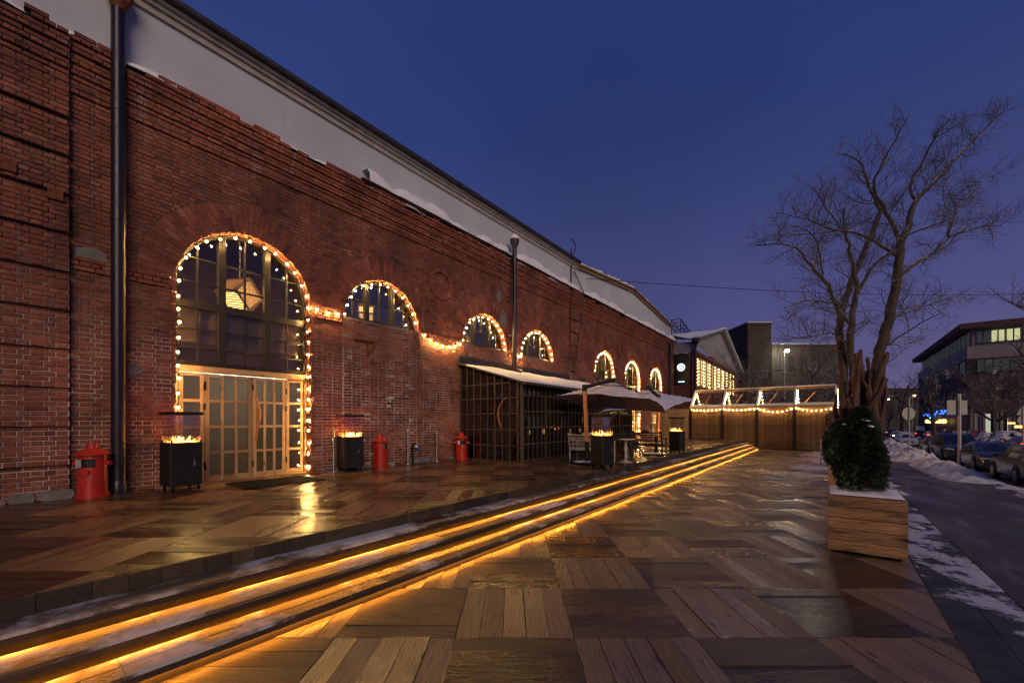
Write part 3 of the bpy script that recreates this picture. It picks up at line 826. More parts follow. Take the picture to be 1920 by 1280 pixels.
m2 = MB(); m2.box(6.0,33.5,-.29,-.02,CT_TOP-.006,CT_TOP+.004); m2.build('ledge_flashing', M['gutter'], bld)

# downpipes
def downpipe(x, y, r, z0, z1, hop=None, shoe=False):
    mb = MB(); mb.tube([(x,y,z0+.02),(x,y,z1)], r, 20)
    z = z0+.9
    while z < z1-.3: mb.tube([(x,y,z),(x,y,z+.045)], r*1.08, 20); z += 1.9
    if shoe: mb.lathe([(r*1.55,0),(r*1.55,.03),(r*1.1,.05),(r*1.06,.22),(r*1.0,.23)], 20, (x,y,z0))
    else: mb.tube([(x,y,z0+.05),(x+.10,y-.14,z0-.02),(x+.14,y-.24,z0-.03)], r*1.02, 14)
    for q in (.3,.62,.9): mb.bar((x,y+.0,z0+(z1-z0)*q),(x,.02,z0+(z1-z0)*q),.03,.03)
    o = mb.build('downpipe', M['downpipe'], bld, smooth=40)
    if hop:
        h = MB(); h.lathe([(r*1.0,-.02),(r*1.2,.08),(r*2.0,.24),(r*2.1,.36),(r*1.9,.36)], 16, (x,y,z1)); h.build('hopper', M['rust' if x < 5 else 'gutter'], o, smooth=40)
        h = MB(); h.lathe([(r*2.0,.355),(r*2.05,.42),(r*1.5,.52),(0,.56)], 16, (x,y,z1)); h.build('hopper_snow', M['clean_snow'], o, smooth=60)
    return o
downpipe(1.385, -.185, .098, PZ, 8.93, True, True)
downpipe(12.42, -.36, .085, 3.72, 8.42, True)
downpipe(32.4, -.22, .085, PZ, 7.9)
m2 = MB(); m2.tube([(8.09,-.02,PZ+.2),(8.09,-.03,4.55)], .028, 8); m2.build('conduit', M['brick'], bld)
m2 = MB(); m2.tube([(17.3,AY-.04,9.5),(17.35,-.3,10.15),(17.0,-.3,10.45),(16.9,-.25,10.4)], .03, 8); m2.tube([(17.45,AY-.03,8.4),(17.42,AY-.05,10.2)], .035, 8)
m2.tube([(17.7,AY-.05,9.2),(18.1,-.3,8.2),(18.0,-.25,6.8),(17.6,-.2,5.2),(17.5,-.2,4.6)], .025, 6); m2.build('roof_cables', M['gutter'], bld)

# ---- windows: dark timber frames, glazing bars, single panes
def window(xc, r, zs, z0, mull, cols, rails, y=.30, deep=.08, pane='window_glass', skip=None, label=None):
    """arched window; mull: inner x of the two stout mullions; rails: list of (z, stout)"""
    wr = MB(); fr = .07; n = 30
    ai = [(xc+(r-fr)*math.cos(math.pi*k/n), zs+(r-fr)*math.sin(math.pi*k/n)) for k in range(n+1)]
    ao = [(xc+(r+.005)*math.cos(math.pi*k/n), zs+(r+.005)*math.sin(math.pi*k/n)) for k in range(n+1)]
    if z0 < zs-.01: ai = [(xc+r-fr,z0)]+ai+[(xc-r+fr,z0)]; ao = [(xc+r+.005,z0)]+ao+[(xc-r-.005,z0)]
    for k in range(len(ai)-1):
        a, b, c_, d = ai[k], ai[k+1], ao[k+1], ao[k]
        wr.add([(p_[0], yy, p_[1]) for yy in (y-deep, y) for p_ in (a,b,c_,d)], [(0,1,2,3),(4,7,6,5),(0,4,5,1),(3,2,6,7)])
    wr.box(xc-r, xc+r, y-deep-.01, y, z0, z0+.09)
    win = wr.build('window', M['dark_frame'], bld)
    outer = [(xc-r+fr, z0+.09),(xc+r-fr, z0+.09)] + [p_ for p_ in ai if p_[1] > max(zs-.001, z0+.1)]
    def topz(x):
        d = (r-fr)**2-(x-xc)**2; return zs+math.sqrt(max(0,d))
    for m_ in mull:
        MB().box(m_-.065, m_+.065, y-deep-.02, y+.002, z0+.02, topz(m_)+.03).build('mullion', M['dark_frame'], win)
    xs = [xc-r+fr]+[m_ for m_ in mull]+[xc+r-fr]
    zr = [z for z, s_ in rails if s_]
    for z, s_ in rails:
        if s_: MB().box(xc-r+.02, xc+r-.02, y-deep-.026, y+.004, z-.075, z+.075).build('transom', M['dark_frame'], win)
    zl = [z0+.09]+[z for z, s_ in rails]+[zs+r]
    for ci in range(len(xs)-1):
        xa, xb = xs[ci]+(.065 if ci else 0), xs[ci+1]-(.065 if ci < len(xs)-2 else 0); sub = cols[ci]
        for k in range(1, sub):
            xm = xa+(xb-xa)*k/sub
            MB().box(xm-.016, xm+.016, y-.055, y-.004, z0+.05, topz(xm)+.02).build('glazing_bar', M['dark_frame'], win)
        for z, s_ in rails:
            if not s_ and z < max(topz(xa), topz(xb)): 
                w0 = xa if topz(xa) > z else xc-math.sqrt(max(0,(r-fr)**2-(z-zs)**2)); w1 = xb if topz(xb) > z else xc+math.sqrt(max(0,(r-fr)**2-(z-zs)**2))
                MB().box(w0, w1, y-.052, y-.006, z-.016, z+.016).build('glazing_bar', M['dark_frame'], win)
        for k in range(sub):
            pa, pb = xa+(xb-xa)*k/sub, xa+(xb-xa)*(k+1)/sub
            for q in range(len(zl)-1):
                poly = clip_poly([(pa,zl[q]),(pb,zl[q]),(pb,zl[q+1]),(pa,zl[q+1])], outer)
                if len(poly) > 2 and area(poly) > .004:
                    m3 = MB(); ty = U(-.004,.004)
                    m3.prism(poly, y-.030+ty, y-.024+ty, 'y'); m3.build('pane', M[pane], win)
    return win
x0 = ARCH[0]
window(3.50, 1.30, 4.52, 2.93, (3.04,3.92), (2,2,2), [(3.24+.06,False),(3.68,False),(4.17,True),(4.62,False),(5.12,False)], y=.32)
for i in (1,2,3):
    xc, r, zs, sill = ARCH[i]; window(xc, r, zs, sill, (xc-.42,xc+.42), (2,2,2), [(sill+.58,False)], y=.30)
for i in (4,5,6):
    xc, r, zs, sill = ARCH[i]; window(xc, r, zs, 2.95, (xc-.42,xc+.42), (2,2,2), [(3.5,False),(4.05,True),(4.75,False),(5.2,False)], y=.30)

# ---- wooden entrance doors
def wood_door(xc, r, y=.30, zt=2.93, full=True):
    xl, xr = xc-r+.10, xc+r-.06
    d = MB().box(xl-.08, xl, y-.10, y, PZ, zt+.0).build('entrance_door', M['pine_z'], bld)
    f = MB(); f.box(xr, xr+.06, y-.10, y, PZ, zt); f.build('door_post', M['pine_z'], d)
    f = MB(); f.cur = .6; f.box(xl-.08, xr+.06, y-.115, y+.002, zt-.13, zt-.002); f.build('door_head', M['pine_x'], d)
    f = MB(); f.cur = .4; f.box(xl, xr, y-.09, y+.01, PZ, PZ+.035); f.build('threshold', M['pine_x'], d)
    W = xr-xl; leaves = [(xl+.01, xl+W*.175,1), (xl+W*.18, xl+W*.535,3), (xl+W*.54, xl+W*.825,3), (xl+W*.83, xr-.01,1)]
    z0, z1 = PZ+.04, zt-.14
    for la, lb, nc in leaves:
        st_ = .075 if nc > 1 else .07
        for xa in (la, lb-st_):
            f = MB(); f.cur = rnd(); f.box(xa, xa+st_, y-.07, y-.02, z0, z1); f.build('stile', M['pine_z'], d)
        ia, ib = la+st_, lb-st_; cw = (ib-ia-(nc-1)*.055)/nc
        for k in range(1, nc):
            xm = ia+k*cw+(k-1)*.055; f = MB(); f.cur = rnd(); f.box(xm, xm+.055, y-.066, y-.024, z0+.05, z1-.03); f.build('door_bar', M['pine_z'], d)
        zs_ = [z0]+[z0+(z1-z0)*q for q in (.255,.50,.745)]+[z1]
        for q, z in enumerate(zs_):
            h = .085 if q == 0 else .06; zz0 = z if q == 0 else (z-h if q == 4 else z-h/2)
            for k in range(nc):
                f = MB(); f.cur = rnd(); xa = ia+k*(cw+.055); f.box(xa, xa+cw, y-.062, y-.028, zz0, zz0+h); f.build('rail', M['pine_x'], d)
        for k in range(nc):
            for q in range(4):
                xa = ia+k*(cw+.055); f = MB(); f.box(xa, xa+cw, y-.046, y-.040, zs_[q]+.03, zs_[q+1]-.025); f.build('pane', M['satin_glass'], d)
        for z in (z0+.25, z1-.35, z1-.75) if nc == 1 else (z0+.2, z1-.3):
            f = MB(); xh = lb if nc == 1 and la < xc else la; f.box(xh-.018, xh+.018, y-.082, y-.066, z, z+.13); f.build('hinge', M['black_metal'], d)
    if full:
        xh = xl+W*.565; f = MB()
        f.tube([(xh,y-.07,1.35),(xh-.01,y-.11,1.42),(xh+.005,y-.13,1.62),(xh+.05,y-.12,1.85),(xh+.055,y-.13,2.02),(xh+.02,y-.13,2.2),(xh-.005,y-.10,2.33),(xh-.01,y-.07,2.38)], [.012,.022,.026,.030,.032,.028,.02,.012], 10)
        f.build('branch_handle', M['branch_wood'], d, smooth=60)
    return d
wood_door(3.50, 1.30)
for i in (4,5,6): wood_door(ARCH[i][0], ARCH[i][1], .30, 2.95, False)
# black inner jamb posts of the entrance opening
for xa in (2.215, 4.72):
    MB().box(xa, xa+.06, .22, .33, PZ, 2.93).build('jamb_post', M['dark_frame'], bld)

# ---- rooms behind the windows
m2 = MB()
m2.add([(1.8,5,PZ),(16.4,5,PZ),(16.4,5,7),(1.8,5,7)],[(0,1,2,3)]); m2.add([(1.8,.5,PZ),(16.4,.5,PZ),(16.4,5,PZ),(1.8,5,PZ)],[(0,1,2,3)])
m2.add([(1.8,.5,6.6),(16.4,.5,6.6),(16.4,5,6.6),(1.8,5,6.6)],[(0,3,2,1)])
for xx in (1.8,16.4): m2.add([(xx,.5,PZ),(xx,5,PZ),(xx,5,6.6),(xx,.5,6.6)],[(0,1,2,3)])
m2.add([(19.4,4,PZ),(31.6,4,PZ),(31.6,4,7),(19.4,4,7)],[(0,1,2,3)]); m2.add([(19.4,.5,PZ),(31.6,.5,PZ),(31.6,4,PZ),(19.4,4,PZ)],[(0,1,2,3)])
m2.add([(19.4,.5,6.6),(31.6,.5,6.6),(31.6,4,6.6),(19.4,4,6.6)],[(0,3,2,1)])
for xx in (19.4,31.6): m2.add([(xx,.5,PZ),(xx,4,PZ),(xx,4,6.6),(xx,.5,6.6)],[(0,1,2,3)])
m2.build('interior', M['interior_wall'], bld)
m2 = MB()
for a, b, dep in ((2.1,4.95,1.7),(19.9,22.7,1.2),(24.0,26.7,1.2),(28.5,31.2,1.2)):
    m2.box(a-.05,a,.46,dep,PZ,2.99); m2.box(b,b+.05,.46,dep,PZ,2.99); m2.box(a,b,dep,dep+.05,PZ,2.99); m2.box(a,b,.46,dep,2.90,2.95); m2.box(a,b,.46,dep,PZ,PZ+.01)
m2.build('vestibule', M['vestibule_wall'], bld)
for a, b in ((2.4,4.6),(6,8),(10.4,12),(13.8,15.4),(20,22.5),(24.2,26.6),(28.6,31)):
    MB().box(a,b,.56,.66,6.40,6.45).build('unseen_fill', M['unseen_fill'], bld)  # added glowing strips, out of sight above the windows, warm the interior
for a, b, dep in ((2.1,4.95,1.7),(19.9,22.7,1.2),(24.0,26.7,1.2),(28.5,31.2,1.2)):
    MB().box(a+.3,b-.3,.9,1.02,2.86,2.895).build('ceiling_lamp', M['ceiling_lamp'], bld)
# roller blinds behind the middle band of the entrance window
for a, b in ((2.27,2.97),(3.11,3.86),(3.99,4.73)):
    MB().box(a,b,.40,.41,3.42,4.10).build('blind', M['blind'], bld)

# ---- woven pendant lanterns
def lantern(x, y, z, s, rz, label, ztop=6.55):
    r_ = empty('pendant_lantern', (x,y,z), rz, label, 'lamp', 'woven pendant lanterns behind the windows')
    # a cube standing on one corner, cane strips with glow inside
    rot = Matrix.Rotation(math.atan(math.sqrt(2)), 4, 'Y') @ Matrix.Rotation(R(45), 4, 'Z')
    rot = Matrix.Rotation(R(28), 4, 'Z') @ Matrix.Rotation(R(45), 4, 'Y')
    core = MB(); core.box(-s*.42,s*.42,-s*.42,s*.42,-s*.42,s*.42)
    for i in range(8): core.v[i] = tuple(rot @ Vector(core.v[i]))
    core.build('shade_glow', M['lantern_glow'], r_)
    cage = MB(); h = s/2
    for ax in range(3):
        for sg in (-1,1):
            for k in range(15):
                u_ = -h+s*k/14
                if k in (0,14): wdt = .034
                else: wdt = .018
                a = [0,0,0]; b = [0,0,0]; a[ax] = b[ax] = sg*h; a[(ax+1)%3] = b[(ax+1)%3] = u_; a[(ax+2)%3] = -h; b[(ax+2)%3] = h
                cage.bar(rot @ Vector(a), rot @ Vector(b), wdt, wdt)
    cage.build('cane_frame', M['timber'], r_)
    ch = MB(); ch.tube([(0,0,s*.6),(0,0,ztop-z)], .012, 6); ch.build('chain', M['steel'], r_)
lantern(3.62, 1.0, 4.74, .56, 0, 'large glowing woven cube lantern in the top of the arched entrance window')
lantern(7.05, 1.2, 5.02, .44, .5, 'glowing woven lantern behind the half-round window next to the entrance')
lantern(11.3, 1.4, 4.95, .44, .9, 'glowing woven lantern behind the half-round window left of the thin downpipe')
lantern(15.0, 1.4, 4.95, .44, .2, 'glowing woven lantern behind the half-round window right of the thin downpipe')
# ================================================================== string lights
def ico(r, sub=1):
    bm = bmesh.new(); bmesh.ops.create_icosphere(bm, subdivisions=sub, radius=r)
    vs = [tuple(v.co) for v in bm.verts]; fs = [tuple(v.index for v in f.verts) for f in bm.faces]; bm.free(); return vs, fs
iv, if_ = ico(.019, 1)
_b = MB(); _b.add([(x, y, z*1.15) for x, y, z in iv], if_); BULB = _b.mesh('bulb', M['bulb'], True)
iv, if_ = ico(.031, 2)
_b = MB(); _b.add([(x, y, z*1.1) for x, y, z in iv], if_); HALO = _b.mesh('bulb_halo', M['bulb_halo'], True)
_b = MB(); _b.tube([(0,0,.02),(0,0,.065)], .014, 8); SOCK = _b.mesh('bulb_socket', M['cable'])
def resample(pts, step, jitter=0):
    pts = [Vector(p) for p in pts]; out = []; acc = 0; nxt = step*.5
    for a, b in zip(pts[:-1], pts[1:]):
        l = (b-a).length
        while l > 1e-9 and nxt <= acc+l: out.append(a.lerp(b, (nxt-acc)/l)); nxt += step*U(1-jitter,1+jitter)
        acc += l
    return out
def string_lights(path, step, label, group, far=False, seed=1, br=.027, bm='bulb_far'):
    random.seed(seed); o0 = Vector(path[0]); root = empty('string_lights', o0, 0, label, 'string lights', group)
    P = [Vector(p)-o0 for p in path]
    c = MB(); c.tube(P, .007 if not far else .010, 5); c.build('cable', M['cable'], root)
    pts = resample(P, step, .12)
    if far:
        mb = MB(); vs, fs = ico(br, 1)
        for p in pts: mb.add([(x+p.x, y+p.y+U(-.02,.02), z+p.z-.04) for x,y,z in vs], fs)
        tag(mb.build('bulbs', M[bm], root), kind='stuff')
    else:
        for p in pts:
            b = link_mesh('bulb', BULB, root, p+Vector((U(-.015,.015), -.03, -.06+U(-.012,.012))))
            link_mesh('bulb_socket', SOCK, b); link_mesh('bulb_halo', HALO, b)
    return root
def arch_path(xc, r, zs, y, zl, zr, inset=.05, n=24):
    p = [(xc-r+inset, y, zl)] if zl < zs else []
    if zl < zs:
        k = int((zs-zl)/.3); p = [(xc-r+inset, y, zl+(zs-zl)*i/max(1,k)) for i in range(max(1,k))]
    p += [(xc-(r-inset)*math.cos(math.pi*i/n), y, zs+(r-inset)*math.sin(math.pi*i/n)) for i in range(n+1)]
    if zr < zs:
        k = int((zs-zr)/.3); p += [(xc+r-inset, y+.02*math.sin(i*2), zs-(zs-zr)*(i+1)/k) for i in range(k)]
    return p
G1 = 'festoon lights round the arched openings'
LBL = ['warm bulbs strung round the tall entrance arch down to the floor', 'bulbs strung round the half-round window nearest the entrance',
 'bulbs round the half-round window left of the thin downpipe', 'bulbs round the half-round window right of the thin downpipe',
 'bulbs down the tall arch just past the lean-to pavilion', 'bulbs down the middle of the three tall arches behind the parasols',
 'bulbs down the last tall arch before the black sign']
for i, (xc, r, zs, sill) in enumerate(ARCH):
    if i == 0: p = arch_path(xc, r, zs, .05, 2.0, .72, .06)
    elif i < 4: p = arch_path(xc, r, zs, .08, zs, zs, .06)
    else: p = arch_path(xc, r, zs, .08, zs, .75, .08)
    string_lights(p,   .27 if i == 0 else .265, LBL[i], G1, seed=40+i)
def swag(a, b, sag, n=12): 
    a, b = Vector(a), Vector(b); return [a.lerp(b, i/n)+Vector((0,0,-sag*4*(i/n)*(1-i/n))) for i in range(n+1)]
string_lights(swag((4.78,-.06,4.62),(5.66,-.06,4.62),.06), .27, 'short swag of bulbs between entrance arch and first half-round window', 'swags between the arches', seed=50)
string_lights(swag((8.12,-.07,4.56),(9.95,-.07,4.58),.30), .27, 'long sagging swag of bulbs above the bare brick left of the pavilion', 'swags between the arches', seed=51)
string_lights(swag((12.40,-.36,4.50),(13.30,-.07,4.52),.10), .30, 'two-bulb swag crossing behind the thin downpipe', 'swags between the arches', seed=52)

# ================================================================== fire heaters
def heater(x, y, label, rz, seed, s=.50, hb=.86):
    random.seed(seed); h = empty('fire_heater', (x,y,PZ), rz, label, 'heater', 'glass-topped gas fire heaters')
    b = MB(); a = s/2; z0 = .10; cz = .035
    ring = [(-a+cz,-a),(a-cz,-a),(a,-a+cz),(a,a-cz),(a-cz,a),(-a+cz,a),(-a,a-cz),(-a,-a+cz)]
    b.prism(ring, z0, hb); body = b.build('body', M['black_metal'], h)
    b = MB(); b.box(-a+.03,a-.03,-a-.006,-a+.004,z0+.03,hb-.05); b.build('door_panel', M['black_metal'], body)
    b = MB(); b.box(.09,.12,-a-.014,-a-.005,.45,.55); b.build('latch', M['steel'], body)
    for sx in (-1,1):
        for sy in (-1,1):
            c = MB(); c.tube([(sx*(a-.06)-.014,sy*(a-.06),.04),(sx*(a-.06)+.014,sy*(a-.06),.04)], .04, 14); c.bar((sx*(a-.06),sy*(a-.06),.05),(sx*(a-.06),sy*(a-.06),.11),.03,.03); c.build('castor', M['rubber'], h)
    t_ = MB(); t_.box(-a+.02,a-.02,-a+.02,a-.02,hb+.001,hb+.012); t_.build('burner_tray', M['black_metal'], h)
    g = a-.035; zt = 1.36
    for nm, q in (('front',(-g,g,-g,-g+.006)),('back',(-g,g,g-.006,g)),('l',(-g,-g+.006,-g+.008,g-.008)),('r',(g-.006,g,-g+.008,g-.008))):
        MB().box(q[0],q[1],q[2],q[3],hb+.014,zt).build('glass_panel', M['heater_glass'], h)
    for sx in (-1,1):
        for sy in (-1,1): MB().box(sx*g-.012,sx*g+.012,sy*g-.012,sy*g+.012,hb+.012,hb+.05).build('glass_clamp', M['black_metal'], h)
    l = MB(); e_ = a-.0; zl = zt+.002
    l.box(-e_,e_,-e_,-e_+.05,zl,zl+.055); l.box(-e_,e_,e_-.05,e_,zl,zl+.055); l.box(-e_,-e_+.05,-e_+.05,e_-.05,zl,zl+.055); l.box(e_-.05,e_,-e_+.05,e_-.05,zl,zl+.055)
    for k in range(5): l.box(-e_+.05,e_-.05,-e_+.09+k*.075,-e_+.115+k*.075,zl+.01,zl+.045)
    l.build('lid_grille', M['black_metal'], h)
    n = 0
    e_ = MB(); e_.box(-g+.05,g-.05,-g+.05,g-.05,hb+.013,hb+.022); e_.build('red_fill_plate', M['red_fill'], h)  # added glowing plate, throws red onto the wall by the heater
    for k in range(15):                       # thin tongues of flame, tall in the middle
        px, py = U(-g+.05,g-.05), U(-g+.05,g-.05); mid = 1-.75*max(abs(px),abs(py))/g
        hh = U(.03,.08)+.11*mid*rnd(); f = MB(); lean = (U(-.05,.05), U(-.05,.05)); w0 = U(.014,.030); ph = U(0,6)
        pts = []; rad = []
        for q in range(9):
            u_ = q/8; pts.append((px+lean[0]*u_+.018*u_*math.sin(u_*6+ph), py+lean[1]*u_+.018*u_*math.cos(u_*5+ph), hb+.02+hh*u_))
            rad.append(max(.0008, w0*(1-u_)**.7*(.6+.4*math.sin(math.pi*min(1,u_*1.6+.2)))))
        f.tube(pts, rad, 6); f.build('flame', M['flame_core' if k % 3 == 0 else 'flame'], h, smooth=True)
    return h
heater(2.17, -.56, 'black fire heater standing left of the lit entrance door', R(6), 61)
heater(5.62, -.34, 'black fire heater between steel stanchion and red bin by the wall', R(-8), 62)
heater(10.20, -5.05, 'brown-black fire heater in front of the pale bench under the parasol', R(-14), 63, .46)
heater(16.55, -5.20, 'fire heater glowing at the far end of the seating near the fence', R(-6), 64, .46)

# ================================================================== red litter bins like old hydrants
def bin_(x, y, rz, label):
    h = empty('litter_bin', (x,y,PZ), rz, label, 'litter bin', 'red hydrant-shaped litter bins')
    b = MB(); b.lathe([(.205,0),(.205,.07),(.185,.075),(.178,.50)], 28)
    b.lathe([(.178,.635),(.178,.70)], 28)
    # drum between the slot edges, open at the front
    n = 28; vs = []; fs = []
    for k in range(n+1):
        g = R(-90+42)+ (2*math.pi-R(84))*k/n
        for z in (.50,.635): vs.append((.178*math.cos(g), .178*math.sin(g), z))
    for k in range(n): fs.append((2*k,2*k+2,2*k+3,2*k+1))
    b.add(vs, fs); body = b.build('drum', M['red_paint'], h, smooth=35)
    d = MB(); d.lathe([(.150,.47),(.150,.66)], 20); d.build('inner_liner', M['flat_black'], h)
    c = MB(); c.lathe([(.235,.70),(.235,.715),(.10,.80),(.075,.805),(.07,.90),(.0,.90)], 28); c.build('hood', M['red_paint'], h, smooth=35)
    s_ = MB(); s_.lathe([(.20,.733),(.15,.772),(.11,.797)], 20); 
    for g in (0, math.pi):
        k = MB(); dx = math.cos(g); k.tube([(dx*.17,0,.56),(dx*.235,0,.56)], .032, 12); k.tube([(dx*.228,0,.56),(dx*.25,0,.56)], .040, 12); k.build('hydrant_cap', M['red_paint'], h, smooth=40)
    k = MB(); k.tube([(.03,-.165,.43),(.03,-.205,.43)], .045, 12); k.build('hydrant_cap', M['red_paint'], h, smooth=40)
    k = MB(); k.box(-.13,-.055,-.158,-.150,.505,.63); k.build('ash_plate', M['galvanised'], h)
bin_(1.06, -.30, R(-38), 'red hydrant-shaped litter bin beside the thick downpipe on the left')
bin_(6.50, -.34, R(28), 'red hydrant-shaped litter bin right of the fire heater by the wall')
bin_(9.55, -.36, R(-42), 'red hydrant-shaped litter bin in the corner against the dark pavilion')

# ================================================================== steel stanchions, plug post, mat
def stanchion(x, y, z, hgt, label, base=True):
    s_ = empty('stanchion', (x,y,z), 0, label, 'barrier post', 'slim steel barrier posts')
    b = MB(); b.tube([(0,0,.0),(0,0,hgt)], .026, 16); b.build('post', M['steel'], s_, smooth=40)
    b = MB(); b.lathe([(.027,hgt-.10),(.031,hgt-.095),(.031,hgt-.02),(.02,hgt+.012),(0,hgt+.014)], 16); b.build('belt_head', M['galvanised'], s_, smooth=40)
    b = MB(); b.lathe([(.13,0),(.13,.008),(.05,.022),(.03,.03)], 20); b.build('base_plate', M['steel'], s_, smooth=40)
stanchion(5.24, -.24, PZ, 1.10, 'steel barrier post just right of the entrance arch')
stanchion(7.55, -.16, PZ, 1.02, 'steel barrier post left of the black plug post by the wall')
stanchion(8.66, -.16, PZ, .92, 'steel barrier post nearest the corner bin and pavilion')
stanchion(21.9, -9.62, 0, 1.02, 'lone steel barrier post on the lower deck before the planters')
g = empty('plug_post', (7.78,-.08,PZ), 0, 'black cable post with a blue and white plug at the wall foot', 'socket')
b = MB(); b.tube([(0,0,0),(.0,.0,.35),(-.02,-.01,.52),(.0,-.05,.60),(.06,-.06,.55)], .028, 10); b.build('pole', M['rubber'], g, smooth=50)
b = MB(); b.tube([(.05,-.05,.56),(.10,-.07,.48)], [.03,.045], 12); b.build('plug_collar', M['white_plastic'], g, smooth=40)
b = MB(); b.tube([(.10,-.07,.48),(.14,-.09,.40)], [.048,.040], 12); b.build('plug_body', M['socket_blue'], g, smooth=40)
mt = empty('doormat', (3.64,-.95,PZ+.004), R(1.5), 'black rubber honeycomb doormat before the wooden entrance doors', 'doormat')
b = MB(); W, H = 1.48, 1.06
b.box(-W/2,W/2,-H/2,-H/2+.02,0,.022); b.box(-W/2,W/2,H/2-.02,H/2,0,.022); b.box(-W/2,-W/2+.02,-H/2+.02,H/2-.02,0,.022); b.box(W/2-.02,W/2,-H/2+.02,H/2-.02,0,.022)
b.build('rim', M['rubber'], mt)
b = MB()
for i in range(1, 30): b.box(-W/2+i*W/30-.007,-W/2+i*W/30+.007,-H/2+.02,H/2-.02,.0,.018)
for i in range(1, 22): b.box(-W/2+.02,W/2-.02,-H/2+i*H/22-.007,-H/2+i*H/22+.007,.002,.020)
tag(b.build('honeycomb', M['rubber'], mt), kind='stuff')

# ================================================================== lean-to pavilion of dark lattice
PX0, PX1, PY = 9.86, 18.8, -2.48
pv = empty('lattice_pavilion', (PX0,PY,PZ), 0, 'dark latticed lean-to pavilion with snowy shed roof against the brick wall', 'pavilion')
def pbox(name, x0,x1,y0,y1,z0,z1, mat='pavilion_frame', parent=None):
    b = MB(); b.box(x0-PX0,x1-PX0,y0-PY,y1-PY,z0-PZ,z1-PZ); return b.build(name, M[mat], parent or pv)
ZF, ZW = 3.02, 3.74                              # eaves and wall plate
def rz_(y): return ZF+(ZW-ZF)*(y-PY)/(0-PY)
rails = [PZ+.02, 1.05, 1.55, 2.05, 2.54, 3.0]
# gable side facing the entrance, with its door
ny = 8; dy = (0-PY-.06)/ny
for k in range(ny+1):
    y = PY+.03+k*dy; stout = k in (0, 3, ny)
    pbox('lattice_post', PX0-(.03 if stout else .02), PX0+(.03 if stout else .02), y-(.032 if stout else .02), y+(.032 if stout else .02), PZ, rz_(y)-.03)
for z in rails:
    for k in range(ny):
        y = PY+.03+k*dy
        if z < rz_(y)-.05: pbox('lattice_rail', PX0-.018, PX0+.018, y+.033, y+dy-.033, z-.02, z+.02)
for k in range(ny):
    y = PY+.03+k*dy
    for q in range(6):
        za = rails[q]+.022; zb = rails[q+1]-.022 if q < 5 else rz_(y)-.06
        if zb-za > .08: pbox('pane', PX0+.003, PX0+.008, y+.02, y+dy-.02, za, zb, 'pavilion_glass')
h = MB(); h.tube([(-.03,.62,.98),(-.09,.60,1.02),(-.12,.66,1.22),(-.12,.72,1.45),(-.11,.68,1.7),(-.09,.55,1.9),(-.05,.47,1.96)], [.014,.02,.024,.026,.024,.02,.014], 10)
h.build('curved_handle', M['branch_wood'], pv, smooth=60)
# long front
n = 36; dx = (PX1-PX0)/n
for k in range(n+1):
    x = PX0+k*dx; stout = k % 6 == 0
    if k == 0: continue
    pbox('lattice_post', x-(.04 if stout else .018), x+(.04 if stout else .018), PY-(.03 if stout else .018), PY+(.03 if stout else .018), PZ, ZF-.03)
for z in [PZ+.04, 1.10, 1.62, 2.12, 2.62, 2.96]:
    for k in range(6): pbox('lattice_rail', PX0+.05+k*6*dx, PX0+(k+1)*6*dx-.045, PY-.014, PY+.014, z-.025, z+.025)
for k in range(6): pbox('glass_wall', PX0+.05+k*6*dx, PX0+(k+1)*6*dx-.045, PY+.030, PY+.036, PZ+.05, ZF-.06, 'pavilion_glass')
b = MB(); b.tube([(.02,-.10,0),(.02,-.10,2.50)], .055, 14); b.lathe([(.09,0),(.09,.02),(.06,.03)],14,(.02,-.10,0)); b.build('corner_column', M['pavilion_frame'], pv, smooth=40)
pbox('back_post', PX1-.05, PX1+.03, -.1, -.03, PZ, ZW)
pbox('end_wall', PX1-.02, PX1+.02, PY+.04, -.02, PZ, ZF-.05)
b = MB(); x0, x1 = -.16, PX1-PX0+.25; yf, yb = -.28, -PY-.005; zf, zb = rz_(PY-.28)-PZ, ZW-PZ
b.add([(x0,yf,zf),(x1,yf,zf),(x1,yb,zb),(x0,yb,zb),(x0,yf,zf+.05),(x1,yf,zf+.05),(x1,yb,zb+.05),(x0,yb,zb+.05)],[(0,3,2,1),(4,5,6,7),(0,1,5,4),(1,2,6,5),(2,3,7,6),(3,0,4,7)])
rf = b.build('shed_roof', M['roof_metal'], pv)
random.seed(77); b = MB(); nx, ny2 = 90, 24
for j in range(ny2+1):
    for i in range(nx+1):
        x = x0+.03+(x1-x0-.06)*i/nx; y = yf+.02+(yb-yf-.30)*j/ny2; e_ = min(j, ny2-j, i, nx-i)
        b.v.append((x, y, zf+(zb-zf)*(y-yf)/(yb-yf)+.052+(0 if e_ == 0 else .045+.02*math.sin(x*3+y*5)+U(0,.012)))); b.rn.append(.5)
b.f = [(j*(nx+1)+i, j*(nx+1)+i+1, (j+1)*(nx+1)+i+1, (j+1)*(nx+1)+i) for j in range(ny2) for i in range(nx)]
tag(b.build('roof_snow', M['clean_snow'], rf, smooth=True), kind='stuff')
pbox('wall_flashing', PX0-.1, PX1, -.06, -.02, ZW+.05, ZW+.27, 'gutter', rf)
b = MB(); b.tube([(x0,yf-.05,zf-.0),(x1,yf-.05,zf-.0)], .05, 10); b.build('eaves_gutter', M['pavilion_frame'], rf, smooth=40)
